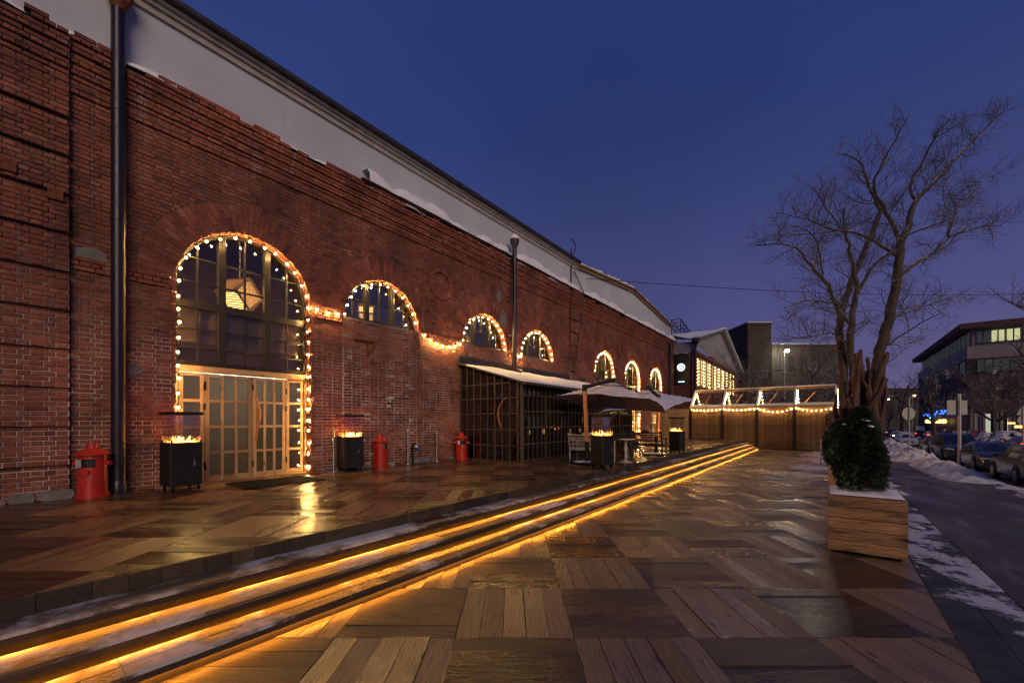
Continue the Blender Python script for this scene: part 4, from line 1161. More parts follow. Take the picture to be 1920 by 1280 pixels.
# small lamps and tables inside give the lit glints behind the glass
for k, (x, y, z) in enumerate(((12.2,-1.2,1.9),(13.6,-.9,1.85),(15.2,-1.2,1.9),(16.6,-.9,1.85),(17.8,-1.3,1.9))):
    l_ = empty('table_lamp', (x,y,PZ), 0, ['small amber lamp inside the pavilion nearest its door','second amber lamp inside the pavilion','middle amber lamp inside the pavilion','fourth amber lamp inside the pavilion','last amber lamp inside the pavilion, by its far end'][k], 'lamp', 'amber lamps inside the pavilion')
    b = MB(); b.lathe([(.3,0),(.3,.02),(.03,.03),(.03,.72),(.38,.73),(.38,.76)], 18); b.build('table', M['dark_bench'], l_)
    b = MB(); b.lathe([(.04,.765),(.055,.80),(.055,.92),(.03,.95)], 12); b.build('lamp_glass', M['shop_orange'], l_)

# ================================================================== cantilever parasols
def parasol(base, top, apex, half, rz, drop, label, mat, tilt=(0,0), seed=1):
    random.seed(seed); bx, by = base; r_ = empty('cantilever_parasol', (bx,by,PZ), 0, label, 'parasol', 'square cantilever parasols over the seating')
    o = Vector((bx,by,PZ)); A = Vector(apex)-o; T = Vector(top)-o
    b = MB(); b.lathe([(.50,0),(.52,.03),(.48,.05),(.12,.06),(.09,.10)], 28); b.build('base_plate', M['black_metal'], r_, smooth=35)
    b = MB(); b.lathe([(.30,.052),(.42,.058),(.2,.085),(0,.09)], 18); b.build('base_snow', M['clean_snow'], r_, smooth=60)
    j = Vector((0,0,.06)).lerp(T, .26); b = MB(); b.bar((0,0,.06), j, .10, .10, (1,0,0)); b.build('pole_socket', M['black_metal'], r_)
    b = MB(); b.bar(j, T, .085, .085, (1,0,0)); b.build('pole', M['umbrella_pole'], r_)
    k = A+Vector((0,0,.16)); b = MB(); b.bar(T-Vector((0,0,.02)), k, .075, .11); b.bar(T-Vector((0,0,.25)), T+Vector((0,0,.06)), .11, .11, (1,0,0)); b.build('arm', M['black_metal'], r_)
    b = MB(); b.bar(k, A-Vector((0,0,.05)), .07, .07, (1,0,0)); b.lathe([(.12,-.04),(.12,.03),(.03,.06)], 14, tuple(A)); b.build('hub', M['black_metal'], r_)
    c, s_ = math.cos(rz), math.sin(rz)
    def P(u, v):
        m_ = max(abs(u),abs(v)); d = math.hypot(u,v)
        z = -drop*m_*(1.08-.08*m_)-.05*(1-abs(abs(u)-abs(v)))*m_*m_*1.2 - (.05*math.sin(9*u+4*v)+.03*math.cos(11*v-3*u))*.35*m_
        sq = 1-.035*(1-abs(abs(u)-abs(v))/max(m_,1e-6))*m_
        dx_, dy_ = half*sq*(u*c-v*s_), half*sq*(u*s_+v*c)
        return (A.x+dx_, A.y+dy_, A.z+z-tilt[0]*(dx_*ST-dy_*CT)-tilt[1]*(dx_*CT+dy_*ST))
    n = 20; b = MB()
    for lay in (0, -.012):
        for i in range(n+1):
            for q in range(n+1):
                x, y, z = P(-1+2*i/n, -1+2*q/n); b.v.append((x,y,z+lay)); b.rn.append(.5)
    N = (n+1)**2
    for i in range(n):
        for q in range(n):
            a = i*(n+1)+q; b.f.append((a,a+n+1,a+n+2,a+1)); b.f.append((N+a,N+a+1,N+a+n+2,N+a+n+1))
    ed = [i*(n+1) for i in range(n+1)]+[n*(n+1)+q for q in range(1,n+1)]+[i*(n+1)+n for i in range(n-1,-1,-1)]+[q for q in range(n-1,0,-1)]
    for a, d in zip(ed, ed[1:]+ed[:1]): b.f.append((a,d,N+d,N+a))
    b.build('canopy', M[mat], r_, smooth=40)
    b = MB()
    pts = [Vector(P(u*.22,v*.22))+Vector((0,0,.05)) for u, v in ((-1,-1),(1,-1),(1,1),(-1,1))]
    b.add([tuple(A+Vector((0,0,.07)))]+[tuple(p) for p in pts], [(0,1,2),(0,2,3),(0,3,4),(0,4,1)]); b.build('vent_cap', M[mat], r_)
    for k_ in range(8):
        u, v = [(1,0),(1,1),(0,1),(-1,1),(-1,0),(-1,-1),(0,-1),(1,-1)][k_]
        b = MB(); b.tube([Vector(P(u*t_,v*t_))-Vector((0,0,.03)) for t_ in (.03,.35,.7,.985)], .012, 6); b.build('rib', M['black_metal'], r_)
    return r_
parasol((10.95,-4.22), (11.15,-4.02,2.86), (13.0,-4.15,3.06), 1.52, R(8), .60, 'grey parasol with orange wooden pole over the pale bench', 'canopy', (.12,.07), 5)
parasol((15.45,-4.75), (16.2,-4.6,2.80), (16.6,-4.0,3.08), 1.42, R(-8), .55, 'blue-grey parasol at the far end of the seating', 'canopy_blue', (-.13,-.13), 6)

# ================================================================== carved garden seats and table
def seat(x, y, rz, W, mat, label, cat):
    r_ = empty('garden_bench' if W > .9 else 'garden_chair', (x,y,PZ), rz, label, cat, 'carved garden seats on the terrace')
    m_ = M[mat]; a = W/2; D_ = .50      # seat faces local +x, back at x = 0
    for sy in (-1,1):
        b = MB(); b.tube([(.02,sy*a,0),(.03,sy*a,.42),(-.03,sy*a,.66),(-.08,sy*a,.90)], [.026,.028,.026,.022], 8); b.build('back_leg', m_, r_)
        b = MB(); b.tube([(D_,sy*a,0),(D_,sy*a,.14),(D_,sy*a,.2),(D_,sy*a,.4),(D_,sy*a,.62)], [.020,.024,.032,.026,.026], 8); b.build('front_leg', m_, r_)
        b = MB(); b.bar((-.02,sy*a,.64),(D_+.05,sy*a,.63),.05,.03); b.build('armrest', m_, r_)
        b = MB(); b.bar((.03,sy*a,.38),(D_,sy*a,.38),.03,.06); b.build('side_rail', m_, r_)
    for x_ in (.03, D_):
        b = MB(); b.bar((x_,-a,.38),(x_,a,.38),.03,.07); b.build('seat_rail', m_, r_)
    for k in range(6):
        b = MB(); b.cur = rnd(); b.box(.03+k*.082,.03+k*.082+.07,-a+.02,a-.02,.418,.438); b.build('seat_slat', m_, r_)
    n = 28; top = []
    for k in range(n+1):
        u = -1+2*k/n; top.append((a*u, .86+.035*math.cos(u*math.pi*2)*(.6+.4*math.cos(u*3))+(.04 if abs(u) < .3 else 0)*math.cos(u*5)))
    b = MB(); b.prism([(-a,.80),(a,.80)]+top[::-1], -.085, -.055, 'x'); b.build('crest_rail', m_, r_)
    for z, xo in ((.74,-.055),(.68,-.045),(.53,-.008)):
        b = MB(); b.bar((xo,-a,z),(xo,a,z),.022,.035); b.build('back_rail', m_, r_)
    nb = max(5, int(W/.085))
    for k in range(nb):
        y_ = -a*.72+1.44*a*(k+.5)/nb; b = MB(); b.bar((-.010,y_,.54),(-.042,y_,.67),.045,.012,(0,1,0)); b.build('carved_slat', m_, r_)
    for sy in (-1,1):
        b = MB(); b.bar((-.005,sy*a*.78,.45),(-.05,sy*a*.78,.73),.05,.02,(0,1,0)); b.build('back_stile', m_, r_)
    return r_
seat(11.40, -4.0, R(0), 1.3, 'pale_bench', 'pale weathered carved bench behind the orange parasol pole', 'bench')
seat(12.55, -4.62, R(180), .62, 'dark_bench', 'dark carved armchair just right of the brown fire heater', 'chair')
seat(13.45, -4.60, R(172), .62, 'dark_bench', 'dark carved armchair in the middle of the seating', 'chair')
seat(14.95, -4.55, R(0), 1.15, 'dark_bench', 'dark carved bench beside the far parasol base', 'bench')
seat(13.0, -3.5, R(90), .62, 'dark_bench', 'dark carved armchair half hidden near the pavilion glass', 'chair')
tb = empty('carved_table', (12.05,-4.95,PZ), 0, 'small pale table with carved leg behind the brown fire heater', 'table')
b = MB(); b.lathe([(.20,.68),(.21,.70),(.20,.72)], 24); b.build('table_top', M['pale_bench'], tb)
b = MB(); b.lathe([(.20,0),(.20,.02),(.06,.05),(.03,.12),(.06,.22),(.035,.3),(.07,.42),(.03,.52),(.05,.62),(.09,.68)], 16); b.build('carved_leg', M['pale_bench'], tb, smooth=50)
# ================================================================== reed fence with A-frame pergola
fy = [-2.05,-4.10,-6.15,-8.20,-10.25]
fn = empty('reed_fence', (FX,-10.25,0), 0, 'brown reed-panel fence with snowy timber A-frames closing the terrace', 'fence')
def fb(name, a, b_, wx, wz, mat='timber', up=(0,0,1), parent=None):
    m_ = MB(); m_.cur = rnd(); o = Vector((FX,-10.25,0)); m_.bar(Vector(a)-o, Vector(b_)-o, wx, wz, up); return m_.build(name, M[mat], parent or fn)
random.seed(91)
RX, RZt = FX+1.35, 3.98
for i, y in enumerate(fy):
    zb = PZ if y > -5.5 else (0 if y < -6.2 else 0.0)
    fb('post', (FX,y,zb-.3), (FX,y,2.72), .15, .15, 'dark_frame', (1,0,0))
    fb('rafter', (FX-.10,y,2.66), (RX,y,RZt-.05), .10, .13)
    fb('rafter', (FX+2.85,y,2.60), (RX,y,RZt-.06), .10, .13)
    fb('rear_post', (FX+2.7,y,-.4), (FX+2.7,y,2.7), .14, .14, 'dark_frame', (1,0,0))
    # snow on the rafter
    s_ = fb('rafter_snow', (FX-.06,y,2.78), (RX,y,RZt+.055), .11, .05, 'clean_snow')
for i in range(4):
    ya, yb = fy[i]-.0, fy[i+1]+.0
    fb('ridge_beam', (RX,ya,RZt), (RX,yb,RZt), .13, .16); fb('ridge_snow', (RX,ya-.01,RZt+.115), (RX,yb+.01,RZt+.115), .15, .07, 'clean_snow')
    fb('eaves_beam', (FX-.02,ya,2.74), (FX-.02,yb,2.74), .13, .15); fb('eaves_snow', (FX-.0,ya-.1,2.90), (FX-.0,yb+.1,2.90), .22, .16, 'clean_snow')
    fb('rear_beam', (FX+2.8,ya,2.70), (FX+2.8,yb,2.70), .12, .14)
    fb('brace', (FX+2.6,ya-.2,2.75), (RX+.1,(ya+yb)/2,RZt-.25), .06, .08)
    zb = PZ if i == 0 else (.0 if i > 1 else PZ-.42)
    m_ = MB(); yl, yh = fy[i+1]+.08-(-10.25), fy[i]-.08-(-10.25)
    nq = 60
    for q in range(nq):                               # bundled reeds, ribbed
        a = yl+(yh-yl)*q/nq; b_ = yl+(yh-yl)*(q+1)/nq; dx = U(-.008,.012); m_.cur = rnd()
        m_.box(dx, .045, a, b_-.002, zb-.02, 2.64+U(-.03,.02))
    rp_ = m_.build('reed_panel', M['reed'], fn)
    for z in (zb+.35, 1.5, 2.45):
        k = MB(); k.box(-.022,-.010,yl,yh,z-.012,z+.012); k.build('binding_batten', M['dark_frame'], rp_)
    k = MB(); k.box(-.025,.04,yl,yh,zb,zb+.06); k.build('bottom_rail', M['dark_frame'], rp_)
G2 = 'festoon lights on the pergola'
NM = ['nearest the brick hall','second from the brick hall','in the middle of the pergola','second from the tree','nearest the big tree']
for i, y in enumerate(fy):
    string_lights([(FX-.16,y-.09,2.62),(FX+.6,y-.09,3.30),(RX-.05,y-.09,RZt-.12)], .20, 'bulbs up the front rafter '+NM[i], G2, True, 100+i, .026)
    if i < 4: string_lights([(FX+2.8,y-.1,2.62),(FX+2.1,y-.1,3.25),(RX+.1,y-.1,RZt-.15)], .30, 'bulbs up the rear rafter '+NM[i], G2, True, 110+i, .024)
for i in range(4):
    for w_ in range(1):
        p_ = swag((FX-.14,fy[i]-.1,2.66),(FX-.14,fy[i+1]+.1,2.66),[.06,.06,.22,.16][i])
        string_lights(p_, .24, 'bulbs along the fence top, bay '+['by the brick hall','left of the middle post','right of the middle post','by the big tree'][i], G2, True, 120+i, .024)

# wooden gate screen between the tall arches and the fence
gs = empty('timber_screen', (30.6,-1.0,PZ), 0, 'plain brown timber screen between the last arch and the reed fence', 'screen')
for k in range(6):
    m_ = MB(); m_.cur = rnd(); m_.box(-.02,.02,-1.0+k*.33,-.675+k*.33,0,2.15); m_.build('board', M['timber'], gs)

# ================================================================== black light-box sign
sg = empty('lightbox_sign', (33.75,-.68,4.66), 0, 'tall black light-box sign with a glowing white round emblem', 'sign')
W2 = 1.20; H2 = 2.52
b = MB(); b.box(-.07,.07,-W2/2,W2/2,0,H2); b.build('sign_box', M['flat_black'], sg)
yc, zc, rr = .02, 1.43, .31
b = MB(); n = 32; b.prism([(yc+rr*math.cos(2*math.pi*k/n), zc+rr*math.sin(2*math.pi*k/n)) for k in range(n)], -.082, -.071, 'x'); b.build('emblem_disc', M['sign_white'], sg)
# angular strokes of the emblem, three rows of block letters
def stroke(y0, y1, z0, z1):
    q = MB(); q.box(-.089,-.083, yc+y0*rr, yc+y1*rr, zc+z0*rr, zc+z1*rr); q.build('emblem_stroke', M['flat_black'], sg)
for y0,y1,z0,z1 in ((.52,.62,.20,.72),(.40,.52,.20,.28),(.10,.22,.30,.74),(.10,.34,.66,.74),(.10,.30,.46,.54),(-.12,-.04,.30,.74),(-.30,-.12,.48,.56),(-.36,-.28,.30,.74),(-.58,-.50,.24,.68),
                    (.56,.66,-.44,.10),(.40,.56,.02,.10),(.36,.44,-.20,.10),(.10,.24,-.12,.12),(-.12,-.04,-.16,.12),(-.20,-.12,-.16,-.08),(-.34,-.26,-.16,.12),(-.62,-.52,-.40,.10),
                    (.30,.40,-.66,-.34),(.16,.30,-.44,-.36),(.02,.10,-.72,-.30),(-.16,-.08,-.66,-.30),(-.34,-.26,-.64,-.34)):
    stroke(-y1, -y0, z0, z1)
q = MB(); yy = -.24
for wd, h_ in ((.045,.085),(.02,.04),(.06,.085),(.05,.06),(.05,.085),(.05,.06),(.05,.085),(.05,.06)):
    q.box(-.080,-.071, -yy-wd, -yy, .25, .25+h_); yy += wd+.015
q.build('caption', M['sign_cyan'], sg)
b = MB(); b.bar((.0,.5,.5),(.0,.75,.5),.06,.06); b.bar((.0,.5,2.1),(.0,.75,2.1),.06,.06); b.build('bracket', M['black_metal'], sg)
b = MB(); b.box(-.08,.08,.25,.45,H2,H2+.06); b.box(-.08,.08,-.5,-.2,H2,H2+.04); b.build('snow_cap', M['clean_snow'], sg)

# ================================================================== second brick hall with lit windows
b2 = empty('gabled_brick_hall', (40,0,-.8), 0, 'brick hall with white gable and rows of light-hung windows beyond the fence', 'building')
o2 = Vector((40,0,-.8))
BZ = .8
b = MB(); XE = 64
f2 = [(.0,-.0),(24,-.0),(24,8.9),(12,12.9),(0,9.3)]
b.box(0,24,.08,14,0,9.3); b.build('wall', M['hall_brick'], b2)
b = MB()
wins = [(39.6,40.0),(40.5,41.9),(42.7,44.2),(45.1,46.6),(47.95,48.9),(49.6,51.0),(51.9,53.4),(54.3,55.3),(56.6,57.8),(58.7,59.8)]
for k in range(0, 18):                      # brick piers and string courses stand proud
    pass
b.add([(0,.03,9.75),(24,.03,8.95),(23.9,.03,9.4),(12,.03,13.0),(.05,.03,10.1)], [(0,1,2,3,4)]); b.build('gable', M['gable_plaster'], b2)
b = MB(); b.bar((-.3,-.15,10.15),(11.9,-.15,13.15),.5,.22); b.bar((11.9,-.15,13.15),(24.4,-.15,9.3),.5,.22); b.build('gable_coping', M['gable_plaster'], b2)
b = MB(); b.bar((-.3,-.30,10.33),(11.9,-.30,13.33),.6,.10); b.bar((11.9,-.3,13.33),(24.4,-.3,9.48),.6,.10); b.build('coping_snow', M['clean_snow'], b2)
b = MB(); b.box(-.05,24,-.06,.078,9.0,9.3); b.box(-.05,24,-.05,.078,8.6,8.75); b.build('string_course', M['hall_brick'], b2)
b = MB(); b.add([(-.4,-.2,10.1),(-.4,9,13),(8,9,13),(11.9,-.2,13.1)],[(0,1,2,3)]); b.add([(-.5,-.3,10.0),(-.5,10,13.6),(12,10,13.6),(12,-.3,13.25)],[(0,3,2,1)]); b.build('roof', M['clean_snow'], b2)
b = MB(); b.box(-.06,.0,.0,4,9.0,10.0); b.build('white_frieze', M['gable_plaster'], b2)
b = MB(); b.tube([(-.2,-.2,3),(-.2,-.2,9.5),(-.3,-.3,10.0)], .14, 10); b.lathe([(.15,9.6),(.32,9.9),(.32,10.2)],10,(-.2,-.25,0)); b.build('downpipe', M['black_metal'], b2)
for k, (a, c_) in enumerate(wins[1:]):
    w_ = MB(); a -= 40; c_ -= 40; z0, z1 = 5.35+BZ, 7.85+BZ
    w_.box(a, c_, .0, .07, z0, z1); wn_ = w_.build('window', M['curtain_glow'], b2)
    q = MB()
    for xx in (a, (a+c_)/2, c_): q.box(xx-.09, xx+.09, -.06, -.002, z0-.06, z1+.06)
    for zz_ in (z0, (z0+z1)/2+.3, z1): q.box(a+.092, c_-.092, -.052, -.003, zz_-.06, zz_+.06)
    q.build('frame', M['dark_frame'], wn_)
    w_ = MB(); w_.box(a,c_,.0,.07,1.6+BZ,3.6+BZ); wl = w_.build('window', M['curtain_glow'], b2)
    q = MB()
    for xx in (a, (a+c_)/2, c_): q.box(xx-.12, xx+.12, -.06, -.002, 1.5+BZ, 3.7+BZ)
    q.build('frame', M['dark_frame'], wl)
ORD = ['nearest the black sign','second from the black sign','third from the black sign','fourth from the black sign','fifth from the black sign','sixth from the black sign','fourth from the far end','third from the far end','last but one','farthest, by the far corner']
for k, (a, c_) in enumerate(wins):
    if k == 0: continue
    random.seed(200+k); mbp = []
    for xx in (a+.22, c_-.22):
        pass
    xm_ = (a+c_)/2; e_ = (c_-a)*.15
    string_lights([(xm_-e_,-.14,7.85),(xm_-e_,-.14,5.3),(xm_+e_,-.14,5.3),(xm_+e_,-.14,7.85)], .32, 'bulbs framing the hall window '+ORD[k], 'light curtains on the far hall windows', True, 200+k, .06, 'bulb_hall')
# roof access cage
p_ = at(1259, 619, 46)
rc = empty('roof_lantern', (p_.x,p_.y,p_.z-.5), 0, 'dark framed glass box on the far hall roof', 'skylight')
q = MB()
for i in range(6):
    for j in range(2): q.bar((i*.95,-j*1.0,0),(i*.95,-j*1.0,1.65-.18*i),.07,.07,(1,0,0))
for j in range(2): q.bar((0,-j*1.0,1.65),(4.75,-j*1.0,.75),.07,.07); q.bar((0,-j*1.0,.7),(4.75,-j*1.0,.5),.06,.06)
for i in range(6): q.bar((i*.95,0,1.65-.18*i),(i*.95,-1.0,1.65-.18*i),.06,.06)
q.build('frame', M['black_metal'], rc)
rt = empty('roof_tank', (62,10,9.0), 0, 'dark round-topped tank rising behind the white gable', 'tank')
q = MB(); q.lathe([(2.4,0),(2.4,4.2),(2.1,5.3),(1.2,6.1),(0,6.4)], 20); q.build('drum', M['dark_facade'], rt, smooth=40)

# ================================================================== dark blocks behind the fence
def block(name, pxl, pxr, D, ztop, label, mat='dark_facade', depth=10, windows=0, lit=(), floors=3, cat='building', z0=-2, yaw=None):
    a, c_ = at(pxl, 790, D), at(pxr, 790, D); ctr = (a+c_)/2; wd = (c_-a).length
    r_ = empty(name, (ctr.x, ctr.y, z0), -(R(90)-TH), label, cat)
    m_ = MB(); m_.box(-wd/2, wd/2, 0, depth, 0, ztop-z0); m_.build('wall', M[mat], r_)
    m_ = MB(); m_.box(-wd/2-.15, wd/2+.15, -.2, depth+.1, ztop-z0, ztop-z0+.25); m_.build('parapet', M['roof_metal'], r_)
    m_ = MB(); m_.box(-wd/2-.1, wd/2+.1, -.15, depth, ztop-z0+.25, ztop-z0+.34); m_.build('roof_snow', M['clean_snow'], r_)
    for i in range(windows):
        for f_ in range(floors):
            xa = -wd/2+wd*(i+.28)/windows; xb = -wd/2+wd*(i+.74)/windows; h_ = (ztop-z0-3)/floors; za = 2.5+h_*f_+h_*.25
            w_ = MB(); w_.box(xa, xb, -.04, .02, za, za+h_*.5); wo_ = w_.build('window', M['office_dim' if (i,f_) in lit else 'flat_black'], r_)
            s_ = MB(); s_.box(xa-.12, xb+.12, -.14, -.042, za-.12, za-.0); s_.box((xa+xb)/2-.05,(xa+xb)/2+.05,-.08,-.042,za,za+h_*.5); s_.build('frame', M['roof_metal'], wo_)
    return r_
block('factory_block', 1372, 1448, 66, 13.2, 'dark factory block with bare walls left of the white street light', windows=3, floors=3)
block('stair_tower', 1402, 1446, 62, 16.6, 'tall dark blind tower rising over the reed fence', depth=7)
fb_ = block('factory_wing', 1447, 1590, 64, 13.7, 'long dark factory wing behind the white street light', windows=6, floors=3, lit=((1,1),(2,0)))
block('end_house', 1575, 1680, 150, 11, 'far dark house at the end of the street behind the driftwood', windows=5, floors=3, lit=((3,1),))
block('far_row', 1655, 1745, 175, 16, 'far dim terrace closing the street behind the traffic', windows=8, floors=4, lit=((2,2),(5,1)))
# office block on the right of the street
ob = empty('office_block', (110,-30,-1.6), 0, 'red-brown office block with lit top-floor windows on the right', 'building')
OH = 21.4
def obx(name, x0,x1,y0,y1,z0,z1, mat, parent=None):
    m_ = MB(); m_.box(x0,x1,y0,y1,z0,z1); return m_.build(name, M[mat], parent or ob)
obx('wall', 0,52,-45,0,0,OH-4.2,'office_brick')
obx('top_floor', .6,51,-44,-.6,OH-4.2,OH-1.2,'office_panel')
obx('white_band', -.15,52,-45,.15,OH-6.6,OH-4.3,'office_panel')
m_ = MB(); m_.box(-1.2,53,-46,1.2,OH-1.2,OH-.2); m_.build('roof', M['office_brick'], ob)
obx('glass_floor', -.1,52,-45,.1,OH-9.2,OH-6.8,'flat_black')
obx('shop_floor', -.05,52,-45,.05,.6,5.0,'flat_black')
def win_row(face, z0, z1, n, lo, hi, mats, gap=.25, off=.12):
    for i in range(n):
        a = lo+(hi-lo)*(i+gap/2)/n; c_ = lo+(hi-lo)*(i+1-gap/2)/n; mm = mats(i)
        m_ = MB()
        if face == 'x': m_.box(-off,-off+.1,a,c_,z0,z1)
        else: m_.box(a,c_,off-.1,off,z0,z1)
        w_ = m_.build('window', M[mm], ob); q = MB(); k = (a+c_)/2
        if face == 'x': q.box(-off-.06,-off-.002,k-.08,k+.08,z0,z1); q.box(-off-.08,-off-.002,a-.1,c_+.1,z0-.18,z0-.0)
        else: q.box(k-.08,k+.08,off+.002,off+.06,z0,z1); q.box(a-.1,c_+.1,off+.002,off+.08,z0-.18,z0-.0)
        q.build('frame', M['roof_metal'], w_)
win_row('x', OH-3.7, OH-1.7, 24, -44, -1.0, lambda i: {22:'office_light',21:'office_light',20:'office_dim',19:'office_white',18:'office_white',12:'office_white'}.get(i,'office_dim'), .18, -.45)
win_row('y', OH-3.9, OH-1.5, 14, 1.5, 50, lambda i: 'office_dim', .35, -.45)
win_row('x', OH-9.0, OH-6.9, 22, -44, -1, lambda i: 'office_dim' if i > 3 else 'flat_black', .12, .22)
win_row('y', OH-9.0, OH-6.9, 12, 1, 50, lambda i: 'office_dim' if i % 3 == 0 else 'flat_black', .3, .22)
win_row('x', OH-13.6, OH-10.9, 16, -44, -1, lambda i: 'flat_black', .45, .12)
win_row('y', OH-13.6, OH-10.9, 16, 1, 50, lambda i: 'flat_black', .45, .12)
random.seed(19)
for i in range(58):
    y = -44+i*.75
    if rnd() < .9: obx('shop_window', -.12,-.055, y+.06,y+U(.3,.66),1.3+U(0,.5),4.8,random.choice(['shop_light','shop_light','office_dim','cornice_white']))
for i in range(30):
    q = MB(); y = -44+i*1.5; q.box(-.6,-.2,y,y+.28,.0,5.1); q.build('column', M['office_panel'], ob)
random.seed(9)
for i in range(10):
    y = U(-30,-3); z = U(2.2,4.2); obx('shop_sign', -.75,-.65, y,y+U(.5,1.6), z,z+U(.25,.6), random.choice(['shop_orange','shop_green','shop_light','tail_red','blue_led']))

q = MB(); random.seed(8)
for i in range(70):
    x = U(12,40); z = 4.7+U(-.35,.6)+(.4 if x < 24 else 0); q.box(x,x+U(.2,.7),.5,.7,z,z+U(.12,.32))
tag(q.build('blue_fascia_lights', M['blue_led'], ob), kind='stuff')
for i in range(5):
    x = 14+i*4.6; q = MB(); q.lathe([(.2,0),(.4,.2),(.4,.7),(.2,.9)], 8, (x,.9,3.0)); q.build('shop_lantern', M['shop_orange'], ob)
obx('green_sign', 31,33.5,.2,.4,3.6,4.4,'shop_green')

# ================================================================== street lamps
def lamp(px, py, D, label, mat, arm=.0, big=False, s=.16):
    p_ = at(px, py, D); zb = gz(p_.x)-.05
    r_ = empty('street_lamp', (p_.x,p_.y,zb), 0, label, 'street lamp', 'street lamps')
    h_ = p_.z-zb; q = MB(); q.tube([(0,.3,0),(0,.3,h_*.5),(0,.3,h_+.12)], [.09,.07,.05], 8); q.bar((0,.3,h_+.12),(0,-.1,h_+.16),.06,.06); q.build('pole', M['galvanised'], r_)
    q = MB(); q.box(-.25,.25,-.25,.12,h_+.10,h_+.22); q.build('lamp_head', M['galvanised'], r_)
    vs, fs = ico(s, 2); q = MB(); q.add([(x,y-.08,z+h_) for x,y,z in vs], fs); q.build('lamp_glass', M[mat], r_)
lamp(1475, 657, 61.8, 'bright white street light glowing over the factory wing', 'lamp_white', s=.26)
lamp(1665, 748, 95, 'small amber street lamp seen right of the driftwood', 'lamp_sodium', s=.22)
lamp(1714, 741, 82, 'brighter amber street lamp above the traffic', 'lamp_sodium', s=.22)
p_ = at(1863, 692, 50); zb = gz(p_.x)-.05
r_ = empty('park_lantern', (p_.x,p_.y,zb), 0, 'unlit cone-topped park lantern in front of the office block', 'street lamp'); h_ = p_.z-zb
q = MB(); q.tube([(0,0,0),(0,0,h_-.6)], [.09,.06], 8); q.build('pole', M['dark_frame'], r_)
q = MB(); q.lathe([(.10,h_-.6),(.34,h_-.02),(.30,h_)], 14); q.build('lantern_glass', M['cornice_white'], r_)
q = MB(); q.lathe([(.55,h_),(.50,h_+.06),(.1,h_+.16),(0,h_+.17)], 16); q.build('lantern_cap', M['galvanised'], r_)

# overhead cable
cb = MB(); A, B = Vector((19.0,.04,9.2)), at(1990, 548, 34)
cb.tube([A.lerp(B, t_/30)+Vector((0,0,-.5*4*(t_/30)*(1-t_/30))) for t_ in range(31)], .017, 5)
cb = tag(cb.build('overhead_cable', M['cable']), 'thin black cable slung from the attic wall across the sky', 'cable')
# ================================================================== planters, thujas, driftwood
random.seed(301)
PLX = [7.12, 10.97, 14.2, 17.3, 20.5, 24.2, 27.6]
PLN = ['nearest planter at the lower right','second planter, just behind the nearest one','third planter holding the driftwood','fourth planter along the deck edge','fifth planter along the deck edge','sixth planter along the deck edge','last planter before the reed fence']
def planter(x, label):
    W_, H_ = .80, .80; r_ = empty('planter', (x, -10.28, .0), 0, 'square wooden plank '+label, 'planter', 'wooden planters along the deck edge')
    nb = 5; hb = (H_-.05)/nb
    for k in range(nb):
        z0 = .05+k*hb
        for side in range(4):
            m_ = MB(); m_.cur = rnd(); e_ = U(-.006,.006)
            if side == 0: m_.box(-.0+e_, .035, -W_/2, W_/2, z0, z0+hb-.008)
            if side == 1: m_.box(.86, .895+e_, -W_/2, W_/2, z0, z0+hb-.008)
            if side == 2: m_.box(.036, .859, W_/2-.035, W_/2+e_, z0, z0+hb-.008)
            if side == 3: m_.box(.036, .859, -W_/2+e_, -W_/2+.035, z0, z0+hb-.008)
            m_.build('board', M['planter_side' if side < 2 else 'planter_wood'], r_)
    for sx in (.10,.80):
        for sy in (-.30,.30): MB().box(sx-.05,sx+.05,sy-.05,sy+.05,0,.048).build('foot', M['dark_gap'], r_)
    m_ = MB(); n = 14
    for j in range(n+1):
        for i in range(n+1):
            e_ = min(i,j,n-i,n-j); m_.v.append((.02+.855*i/n, -W_/2+.02+(W_-.04)*j/n, H_+(.004 if e_ == 0 else .022+U(0,.018)))); m_.rn.append(.5)
    m_.f = [(j*(n+1)+i, j*(n+1)+i+1, (j+1)*(n+1)+i+1, (j+1)*(n+1)+i) for j in range(n) for i in range(n)]
    tag(m_.build('snow_top', M['clean_snow'], r_, smooth=True), kind='stuff')
for x, l in zip(PLX, PLN): planter(x, l)
t = NT('thuja'); r = t.attr(); p = t.coord('World')
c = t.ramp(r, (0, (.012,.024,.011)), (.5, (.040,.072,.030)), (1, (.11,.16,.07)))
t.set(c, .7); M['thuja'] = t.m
def thuja_mesh(seed, h=1.14, w=.275, n=10500):
    random.seed(seed); mb = MB()
    ph = [U(0,6) for _ in range(4)]
    for k in range(n):
        u = rnd()**.85; a = U(0, 2*math.pi)
        prof_ = math.sin(math.pi*min(1,(u*.86+.14)))**.55*(1-.50*u)*1.12
        lump = 1+.16*math.sin(a*3+ph[0]+u*5)+.12*math.sin(a*5+ph[1]-u*9)
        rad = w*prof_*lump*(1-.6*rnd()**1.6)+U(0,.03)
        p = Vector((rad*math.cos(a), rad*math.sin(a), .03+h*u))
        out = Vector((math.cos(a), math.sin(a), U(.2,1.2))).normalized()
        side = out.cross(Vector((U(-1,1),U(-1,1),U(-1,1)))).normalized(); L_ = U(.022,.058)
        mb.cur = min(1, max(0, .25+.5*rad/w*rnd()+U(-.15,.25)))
        for q in range(4):
            base = p+out*(L_*q*.25); d = (out*.8+side*(.75 if q % 2 else -.75)+Vector((0,0,.15))).normalized()*L_*(1-.15*q)
            nrm = d.cross(out).normalized(); wv = d.cross(nrm).normalized()*L_*.17
            mb.add([base, base+d*.5+wv, base+d, base+d*.5-wv], [(0,1,2,3)])
    return mb
